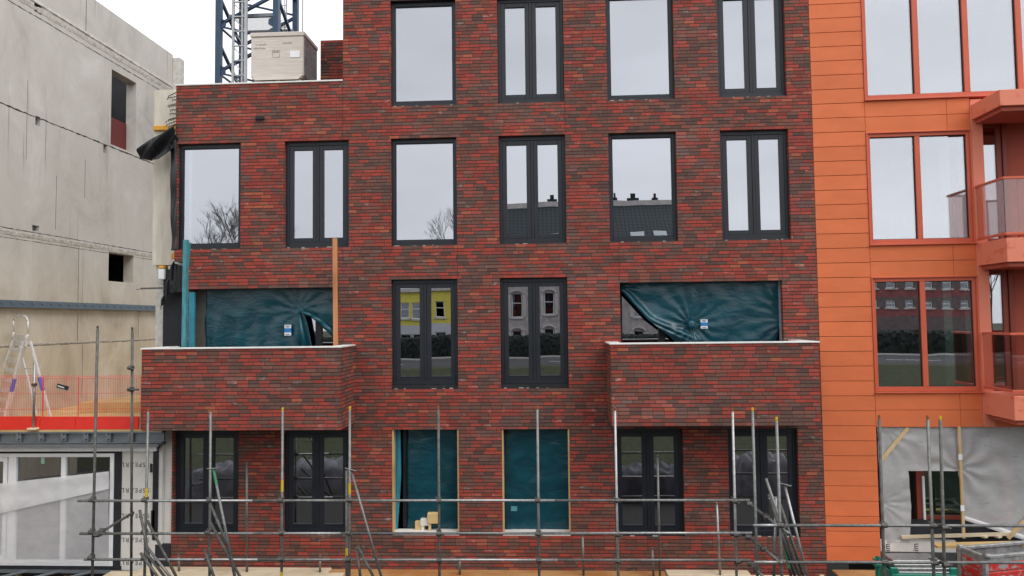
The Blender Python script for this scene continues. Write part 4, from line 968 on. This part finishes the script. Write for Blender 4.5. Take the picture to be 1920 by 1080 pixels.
# steel ledger angle
a = gyz(0, 569); za = a[1]; la = MB(); la.box(GX+.002, GX+.012, ynear, yfar-.1, za-.09, za+.09); la.box(GX+.012, GX+.14, ynear, yfar-.1, za-.09, za-.078); lg = la.build('ledger_angle', STEELB, GB)
bo = MB()
for k in range(38):
    y = ynear+.3+k*.33; bo.tube((GX+.012, y, za+.02), (GX+.035, y, za+.02), .022, 6); bo.tube((GX+.03, y, za+.02), (GX+.05, y, za+.02), .01, 6)
bo.build('bolt', STEELG, lg)

# ------------------------------------------------------------------ tower crane
CR = thing('tower_crane', 'navy blue lattice tower crane mast with ladder behind the brick roof', 'crane')
cy0, cy1 = 9.4, 11.3
fl, fr = at(410.5, 80, cy0).x, at(518, 80, cy0).x; zb_, zt_ = 3.5, 13.5
for x in (fl, fr):
    for y in (cy0, cy1): MB().bev(x-.10, x+.10, y-.10, y+.10, zb_, zt_, .012).build('chord', CRANE, CR)
nz_ = [at(410, 135-88*k, cy0).z for k in range(-1, 4)]
gus = MB()
ph = nz_[1]-nz_[0]
for i, z in enumerate(nz_):
    for (xa, ya, xb, yb) in ((fl, cy0, fr, cy0), (fl, cy1, fr, cy1)):
        dg = MB(); dg.beam((xa, ya, z), (xb, yb, z+ph*.62), .09, .11, (0,1,0)); dg.build('diagonal', CRANE, CR)
        dg = MB(); dg.beam((xb, yb, z+ph*.66), (xa, ya, z+ph*.98), .06, .07, (0,1,0)); dg.build('diagonal', CRANE, CR)
    for x in (fl, fr):
        d = MB(); d.beam((x, cy0, z+ph*.62), (x, cy1, z-.1), .09, .10, (1,0,0)); d.beam((x, cy0, z-.05), (x, cy1, z-.05), .05, .07, (1,0,0)); d.build('diagonal', CRANE, CR)
    for x, s in ((fl, 1), (fr, -1)): gus.prism([(x, z-.22), (x+s*.28, z-.05), (x+s*.26, z+.14), (x, z+.26)], cy0-.055, cy0-.03)
gus.build('gusset', CRANE, CR)
lz = MB(); lx0, lx1 = at(437, 80, cy0-.25).x, at(461, 80, cy0-.25).x
for x, r in ((lx0, .045), (lx1, .055), ((lx0+lx1)/2+.1, .035)): lz.beam((x, cy0-.25, zb_), (x, cy0-.25, zt_), r*1.6, r*1.6, (0,1,0))
z = zb_
while z < zt_: lz.beam((lx0, cy0-.27, z), (lx1, cy0-.27, z), .05, .04); z += .53
z = zb_
while z < zt_: lz.tube((lx0, cy0-.22, z+.5), (lx1, cy0-.22, z), .014, 5); z += .53
lz.build('ladder', CRANEL, CR)
for x in (fl+.42, ): MB().tube((x, cy0+.3, zb_), (x, cy0+.3, zt_), .018, 6).tube((x+1.25, cy1, zb_), (x+1.25, cy1, zt_), .014, 6).tube((fr+.35, cy1-.2, zb_), (fr+.35, cy1-.2, zt_), .018, 6).build('cable', GALVD, CR)
l2 = MB(); xx = fr-.45
for x in (xx, xx+.22): l2.beam((x, cy1-.4, at(520, 60, cy1).z), (x+.06, cy1-.4, zt_), .035, .035)
z = at(520, 60, cy1).z
while z < zt_: l2.beam((xx, cy1-.4, z), (xx+.24, cy1-.4, z), .02, .02); z += .28
l2.build('ladder', CRANEL, CR)
zp = at(470, 24, cy0).z; [MB().beam((fl+.25, q, zp), (fr, q, zp), .1, .12).build('platform_beam', STEELG, CR) for q in (cy0+.25, cy1-.25)]
MB().box(fl+.3, fr-.15, cy0+.32, cy1-.3, zp-.0, zp+.02).build('platform', film('steel mesh', (.5,.52,.52), .72), CR)
# wrapped pallet on the roof
PAL = thing('wrapped_pallet', 'tall stretch wrapped pallet load on the low brick roof', 'pallet')
py = .85; a, b = at(469, 62, py), at(571, 62, py); zl, zh = at(470, 146, py).z, a.z
MB().bev(a.x+.02, b.x-.02, py, py+.92, zl, zh-.10, .02).build('load', WRAPF, PAL)
MB().box(b.x-.021, b.x-.012, py+.03, py+.90, zl+.02, zh-.11).build('load_side', WRAPS, PAL)
MB().bev(a.x, b.x, py-.015, py+.935, zh-.10, zh, .012).build('lid', WRAPF, PAL)
fl_ = MB(); fl_.add([(a.x+.02,py-.001,zl+.06),(b.x-.02,py-.001,zl+.06),(b.x-.14,py-.02,zl-.07),(a.x+.12,py-.02,zl-.07)], [(0,1,2,3)]); fl_.build('film_skirt', WRAPF, PAL)
pb = MB(); zr = 5.301
for x in (a.x+.16, (a.x+b.x)/2, b.x-.16): pb.box(x-.06, x+.06, py+.03, py+.9, zr, zl-.03)
pb.box(a.x+.05, b.x-.05, py+.02, py+.9, zl-.03, zl-.002); pb.build('pallet_base', PALEW, PAL)
l0, l1 = at(544, 95, py-.01), at(562, 107, py-.01); MB().box(l0.x, l1.x, py-.012, py-.002, l1.z, l0.z).build('paper_label', WHITE, PAL)
pr = MB(); GREYP = simple('faded print', (.30,.28,.27), .7)
for u, v, w in ((480, 84, .24), (530, 81, .22), (476, 91, .26)):
    p = at(u, v, py); x = p.x
    while x < p.x+w: k = random.uniform(.012, .03); pr.box(x, x+k, py-.006, py-.003, p.z-.012, p.z+random.uniform(.0, .018)); x += k+.012
p = at(511, 95, py); 
for q in ((0,.17,0,.006),(0,.17,-.16,-.154),(0,.006,-.16,0),(.164,.17,-.16,0),(.02,.06,-.05,-.015),(.09,.14,-.05,-.015)): pr.box(p.x+q[0], p.x+q[1], py-.006, py-.003, p.z+q[2], p.z+q[3])
pr.build('print', GREYP, PAL)

# ------------------------------------------------------------------ scaffolding
R0 = .0242
def coupler_mesh():
    m = MB(); m.tube((0,0,-.045), (0,0,.045), .040, 10); m.tube((-.045,-.052,0), (.045,-.052,0), .040, 10); m.bev(.02,.06,-.04,.0,-.02,.02,.006); m.tube((.05,-.08,-.012), (.09,-.05,-.012), .011, 6); m.tube((-.02,-.02,.03), (-.06,.01,.05), .010, 6)
    return m
cpl0 = None
def coupler(root, p):
    global cpl0
    if cpl0 is None: o = cpl0 = coupler_mesh().build('coupler', COUP, root)
    else: o = cpl0.copy(); C.objects.link(o); o.parent = root
    o.location = p; o.rotation_euler = (random.uniform(-.1,.1), random.uniform(-.15,.15), random.uniform(-.25,.25)); return o
def standard(root, u0, v0, u1, v1, y, mat=GALV, pin=RUST, bands=(), zb=GZ, name='standard'):
    a = at(u0, v0, y); b = at(u1, v1, y); d = (b-a)/(b.z-a.z); b = a+d*(zb-a.z)
    o = MB().tube(a, b, R0, 12).build(name, mat, root, True)
    if pin: MB().tube(a, a+Vector((0,0,.07)), .017, 8).tube(a+Vector((0,0,.03)), a+Vector((0,0,.05)), .024, 8).build('spigot', pin, o)
    for v in bands:
        k = (at(u0, v, y).z-a.z); p = a+d*k; MB().tube(p, p-d*.22*-1+Vector((0,0,-.44)) if False else p+d*-.20, R0+.0008, 12, caps=False).build('marking_band', YEL, o, True)
    return a, b
def on(ab, z): a, b = ab; return a.lerp(b, (z-a.z)/(b.z-a.z))
SC = thing('scaffold', 'galvanised tube scaffold frame in front of the brick ground storey', 'scaffolding')
YS = -2.0
stds = [standard(SC, 183, 618, 173, 1080, YS, GALVD, COUP), standard(SC, 278, 772, 271, 1080, YS, GALV, RUST, (915,)), standard(SC, 395, 772, 393, 1078, YS, GALV, RUST), standard(SC, 530, 771, 528, 1078, YS, GALV, YEL, (900, 1072)),
        standard(SC, 656, 769, 655, 1080, YS, GALV, YEL, (905,)), standard(SC, 822, 768, 824, 1080, YS, GALVD, RUST), standard(SC, 1007.5, 768, 1011, 1080, YS, GALV, RUST), standard(SC, 1153, 770, 1159, 1080, YS, GALVB, RUST), standard(SC, 1373.5, 772, 1381, 1080, YS, GALVB, RUST)]
back = [standard(SC, 248, 620, 246, 1080, -1.0, GALVD, COUP, zb=-5.1), standard(SC, 1411, 772, 1420, 1080, -2.7, GALV, YEL)]
standard(SC, 649.5, 882, 650, 1080, YS+.3, GALVD, None, (1027,))
leds = []
for v0, v1, u0, u1, mat in ((939, 938, 146, 1406, GALV), (1000.5, 999.5, 150, 1410, GALV), (1049, 1050.5, 158, 1408, GALVB)):
    y = YS-.052; a, b = at(u0, v0, y), at(u1, v1, y); cuts = [0, .27, .40, .72, 1]; mats = [GALV, GALVB, GALV, GALVB]
    for k in range(4):
        p, q = a.lerp(b, cuts[k]), a.lerp(b, cuts[k+1]); MB().tube(p, q-(q-p).normalized()*.002, R0, 12).build('ledger', mats[(k+int(v0)) % 4], SC, True)
    for s in stds: p = on(s, a.z+(b.z-a.z)*.5); coupler(SC, p)
for u0, v0, u1, v1 in ((1403, 944, 1480, 1001), (1403, 1006, 1466, 1056), (1406, 1056, 1432, 1082)):
    a, b = at(u0, v0, YS-.05), at(u1, v1, -3.1); MB().tube(a, b, R0, 12).build('ledger', GALV, SC, True); coupler(SC, a); coupler(SC, a.lerp(b, .45))
a, b = at(184, 1001, YS), at(250, 961, -1.0); MB().tube(a, b, R0, 12).build('brace', GALVD, SC, True); coupler(SC, a.lerp(b, .12)); coupler(SC, a)
for v in (690, 730): coupler(SC, on(back[0], at(250, v, -1.0).z))
a = on(back[0], at(250, 730, -1).z); MB().tube(a+Vector((0,-.04,0)), a+Vector((.16,-.04,0)), .02, 8).build('wall_tie', COUP, SC)

SR = thing('scaffold', 'tall galvanised posts and two rails in front of the orange block', 'scaffolding')
YR = -3.0
stR = [standard(SR, 1456, 790, 1466, 1080, YR, GALV, YEL), standard(SR, 1648.5, 786, 1658, 1080, YR, GALVD, RUST), standard(SR, 1739.5, 787, 1751, 1080, YR, GALV, RUST), standard(SR, 1763, 788, 1771, 1080, YR-.1, GALVD, YEL)]
for v0, v1, u0, u1 in ((985, 986, 1412, 1940), (1054, 1055, 1414, 1940)):
    y = YR-.052; a, b = at(u0, v0, y), at(u1, v1, y); p = a.lerp(b, .1)
    MB().tube(a, p, R0, 12).build('ledger', GALVB, SR, True); MB().tube(p, b, R0, 12).build('ledger', GALV, SR, True)
    for s in stR: coupler(SR, on(s, (a.z+b.z)/2))

# short posts along the wall, each standing on the deck
DKZ = -5.10
for u0, v0, u1, y, lab in ((463, 871, 463, -.32, 'tall inner post before the brickwork between the two left doors'), (335, 1044, 336, -.32, 'stub post at the left end of the pale boards'), (1233, 857, 1237, -.5, 'grey post with a pointed top before the right door'),
                           (1344, 946, 1350, -.32, 'pale post between the two right doors'), (1092.5, 1006, 1094, -.32, 'short post right of the second unglazed opening'), (1223, 1031, 1225, -.32, 'stub post near the pale boards on the right'), (600, 1046, 600, -.32, 'stub post left of the green headed prop'), (862, 1052, 862, -.32, 'lowest stub post below the unglazed opening')):
    a = at(u0, v0, y); b = at(u1, 1066, y); o = MB().tube(a, (b.x, y, DKZ+.003), R0, 12).tube(a, a+Vector((0,0,.05)), .014, 8).build('guard_post', GALVB if u0 > 1300 else GALV, None, True); tag(o, lab, 'post', 'short posts along the wall')
# loose tubes propped against the scaffold
LT = [(400, 878, 441, 1085, -2.25, -2.6, GALV, 'green', 'long prop with a green painted head leaning by the left door'),
      (394, 944, 432, 1035, -2.2, -2.4, GALVD, None, 'weathered tube under the green headed prop'),
      (395, 980, 452, 1085, -2.15, -2.5, GALVD, None, 'weathered tube crossing behind the green headed prop, lowest of three'),
      (658, 880, 716, 1085, -2.25, -2.7, GALV, 'head', 'prop with a flat pale head leaning right of the second left door'),
      (669, 1026, 676, 1085, -2.3, -2.5, GALVD, None, 'short dark tube standing almost upright beside its leaning twin'),
      (671, 1024, 702, 1085, -2.35, -2.6, GALVD, None, 'short dark tube leaning right beside its upright twin'),
      (262, 956, 287, 1085, -2.2, -2.3, GALVD, None, 'dark tube with the highest end left of the first yellow banded post'),
      (276, 976, 335, 1090, -1.8, -2.2, GALVD, None, 'long weathered tube leaning right behind the first yellow banded post'),
      (271, 1020, 322, 1085, -2.2, -2.5, GALV, None, 'pale tube low in the left heap'),
      (264, 1037, 298, 1085, -2.3, -2.5, GALVD, None, 'brown tube lowest in the left heap'),
      (272, 1034, 312, 1085, -2.25, -2.4, GALVD, None, 'second pale tube in the left heap, lying under the first'),
      (383, 1029, 402, 1085, -2.2, -2.4, GALVD, None, 'short tube with a pink end by the left door'),
      (1436, 897, 1500, 1085, -2.7, -2.9, GALV, 'clip', 'pale tube with the highest end in the heap beside the orange block'),
      (1471, 908, 1516, 1090, -2.7, -3.1, GALVB, 'head', 'pale prop with a flat head leaning right beside the orange block'),
      (1441, 926, 1492, 1085, -2.6, -2.8, GALVD, None, 'tube with a blue end tucked under the highest one'),
      (1463, 946, 1508, 1085, -2.5, -2.8, GALVD, None, 'dark tube in the middle of the heap beside the orange block'),
      (1455, 933, 1451, 1085, -2.6, -2.7, GALVB, None, 'pale upright tube behind the right scaffold corner'),
      (1466, 1000, 1484, 1085, -2.55, -2.75, GALV, 'green2', 'tube with green paint low in the right heap'),
      (1471, 1012, 1502, 1085, -2.65, -2.75, GALVD, None, 'dark tube lowest in the right heap')]
for u0, v0, u1, v1, ya, yb, mat, ex, lab in LT:
    a, b = at(u0, v0, ya), at(u1, v1, yb); d = (b-a).normalized(); root = thing('scaffold_tube', lab, 'tube', 'loose scaffold tubes')
    MB().tube(a, b, R0 if ex != 'head' else .022, 12).build('tube', mat, root, True)
    MB().tube(a-d*.002, a+d*.03, .019, 10).build('bore', BLACKM, root)
    if ex in ('green', 'head'):
        MB().bev(-.10, .10, -.05, .05, -.012, .0, .003).build('head_plate', GALVB, root).matrix_local = Matrix.Translation(a) @ Matrix.Rotation(.25 if ex == 'head' else -.05, 4, 'Y') @ Matrix.Rotation(-.3, 4, 'X')
    if ex == 'green': MB().tube(a+d*.03, a+d*.30, R0+.0008, 12, caps=False).build('paint_band', GRN, root, True)
    if ex == 'green2': MB().tube(a+d*.05, a+d*.55, R0+.0008, 12, caps=False).build('paint_band', GRN, root, True)
    if ex == 'clip': MB().bev(-.07, .07, -.02, .02, -.008, .008, .002).build('clip', GALVB, root).matrix_local = Matrix.Translation(a+d*.32) @ Matrix.Rotation(-.2, 4, 'Y')
# deck boards
BO = [(-8.55, -4.55, -.32, -.06, PALEW, 'pale board against the wall at the left end of the deck'), (-9.1, -4.2, -.62, -.335, PALEW, 'pale front board at the left end of the deck'), (-8.75, -4.9, -.95, -.635, DECKW, 'brown board running out at the left end of the deck'),
      (-4.54, 2.3, -.36, -.04, DECKW, 'long wet plywood board against the wall under the unglazed openings'), (-4.19, 2.9, -.80, -.375, DECKW, 'long wet plywood board in front under the unglazed openings'),
      (2.31, 3.95, -.30, -.04, PALEW, 'short pale board under the right doors against the wall'), (2.32, 5.0, -.345, -.305, PALEW, 'narrow pale strip on edge under the right doors'), (2.91, 6.6, -.82, -.36, PALEW, 'pale front board below the orange corner')]
for x0, x1, y0, y1, m, lab in BO: tag(MB().bev(x0, x1, y0, y1, DKZ-.045, DKZ+(.03 if m is PALEW else 0), .006).build('deck_board', m), lab, 'board', 'scaffold deck boards')
tag(MB().bev(5.60, 7.15, -1.6, -.08, DKZ+.03, DKZ+.065, .006).build('deck_board', DECKW), 'wide brown panel lying at the foot of the orange cladding', 'board', 'scaffold deck boards')
tr = MB()
for x in (-8.3, -5.5, -2.8, 0, 2.8, 5.4): tr.box(x-.04, x+.04, -1.0, -.05, DKZ-.12, DKZ-.047); tr.box(x-.04, x+.04, -.9, -.8, GZ, DKZ-.121); tr.box(x-.04, x+.04, -.2, -.1, GZ, DKZ-.121)
tag(tr.build('deck_trestle', PALEW), 'timber trestles carrying the deck boards along the brick wall', 'trestle')
# ------------------------------------------------------------------ things at the lower right
cr = thing('plastic_crate', 'green plastic crate with rounded lugs in front of the grey base felt', 'crate')
y = -1.9; a, b = at(1669, 1064, y), at(1797, 1110, y); z0, z1 = b.z, at(1669, 1066, y).z
m = MB(); m.bev(a.x, b.x, y, y+.03, z0, z1-.09, .008); m.bev(a.x, b.x, y+.55, y+.58, z0, z1-.09, .008); m.bev(a.x, a.x+.03, y+.031, y+.549, z0, z1-.05, .008); m.bev(b.x-.03, b.x, y+.031, y+.549, z0, z1-.05, .008); m.box(a.x+.03, b.x-.03, y+.03, y+.55, z0, z0+.03)
for x in (a.x, b.x-.13): m.bev(x, x+.13, y-.01, y+.03, z1-.12, z1+.02, .015)
m.bev(a.x+.02, b.x-.02, y-.02, y-.001, z1-.13, z1-.10, .006); m.build('body', GREENP, cr)
wl_ = MB(); wl_.box(a.x+.30, b.x-.35, y-.008, y-.001, z0+.06, z1-.15); wl_.build('worn_patch', simple('worn green', (.20,.34,.27), .6, 0, .3, 20), cr)
al = MB(); 
for k in range(4): zz = at(1690, 1066, -1.4).z+.02+k*.05; al.bev(a.x+.22-.03*(k > 1), b.x+.0-.10*(k > 1), -1.75+.05*k, -1.35+.05*k, zz, zz+.042, .006)
tag(al.build('plank_stack', GALVB), 'stack of pale weathered metal planks behind the green crate', 'planks')
sk = thing('metal_stillage', 'worn red and galvanised steel stillage box below the yellow plank', 'container')
y = -1.7; a = at(1847, 1043, y); zr = a.z; x0, x1 = a.x, a.x+1.6; y1 = -1.12; SA = math.radians(14)
def sxf(q, x0=x0, y=y): dx, dy = q[0]-x0, q[1]-y; return (x0+dx*math.cos(SA)-dy*math.sin(SA), y+dx*math.sin(SA)+dy*math.cos(SA), q[2])
rim = MB(sxf); t = .07
rim.bev(x0, x1, y, y+t, zr-.06, zr, .01); rim.bev(x0, x1, y1-t, y1, zr-.06, zr, .01); rim.bev(x0, x0+t, y+t+.001, y1-t-.001, zr-.06, zr, .01); rim.bev(x1-t, x1, y+t+.001, y1-t-.001, zr-.06, zr, .01)
for xx_, yy_ in ((x0-.02, y-.02), (x0-.02, y1-.06), (x1-.06, y-.02), (x1-.06, y1-.06)): rim.bev(xx_, xx_+.08, yy_, yy_+.08, GZ, zr+.03, .012)
rim.build('frame', SKIPG, sk)
wl_ = MB(sxf); wl_.box(x0+.062, x1-.062, y+.012, y+.03, zr-.125, zr-.061); wl_.box(x0+.012, x0+.03, y+.062, y1-.062, zr-.125, zr-.061); wl_.box(x0+.06, x1-.06, y1-.03, y1-.012, GZ+.05, zr-.061); wl_.build('upper_panel', SKIPG, sk)
rp_ = MB(sxf); z = zr-.13; k = 0
while z > GZ+.2:
    rp_.bev(x0+.062, x1-.062, y+.0, y+.045, z-.15, z, .012); rp_.bev(x0+.0, x0+.045, y+.062, y1-.062, z-.15, z, .012); z -= .165; k += 1
rp_.build('side_panel', REDWORN, sk)
MB(sxf).tube((x0+.02, y-.03, zr-.03), (x0+.02, y-.03, zr+.05), .05, 10).build('corner_eye', SKIPG, sk, True)
# small fittings on the sill of the orange block
for u, lab, m in ((1716, 'green jack handle behind the scaffold posts', GREENP), (1645, 'green screw jack beside the dark scaffold post', GREENP)):
    y = -1.2 if u > 1700 else -2.7; p = at(u, 1060, y); q = at(u, 1043, y); o = MB().tube((p.x, y, GZ if u < 1700 else p.z-.4), q, .03, 10).bev(p.x-.05, p.x+.05, y-.05, y+.05, p.z-.02, p.z+.04, .01).bev(p.x-.07, p.x+.07, y-.02, y+.02, q.z-.06, q.z-.03, .008).build('screw_jack', m, None); tag(o, lab, 'jack', 'green screw jacks')

# ------------------------------------------------------------------ origins at each thing's base, street level at z = 0
bpy.context.view_layer.update()
kids = {}
for o in bpy.data.objects:
    if o.parent: kids.setdefault(o.parent, []).append(o)
def leaves(o):
    r = [o] if o.type == 'MESH' else []
    for c in kids.get(o, []): r += leaves(c)
    return r
for o in [o for o in bpy.data.objects if o.parent is None and o.type in ('MESH', 'EMPTY')]:
    pts = [l.matrix_world @ Vector(c) for l in leaves(o) for c in l.bound_box]
    if not pts: continue
    lo = Vector([min(p[i] for p in pts) for i in range(3)]); hi = Vector([max(p[i] for p in pts) for i in range(3)])
    base = Vector(((lo.x+hi.x)/2, (lo.y+hi.y)/2, lo.z))
    for c in kids.get(o, []): c.matrix_parent_inverse = Matrix.Translation(-base)
    if o.type == 'MESH': o.data.transform(Matrix.Translation(-base) @ o.matrix_world); o.matrix_world = Matrix.Identity(4)
    o.location = base + Vector((0, 0, LIFT))
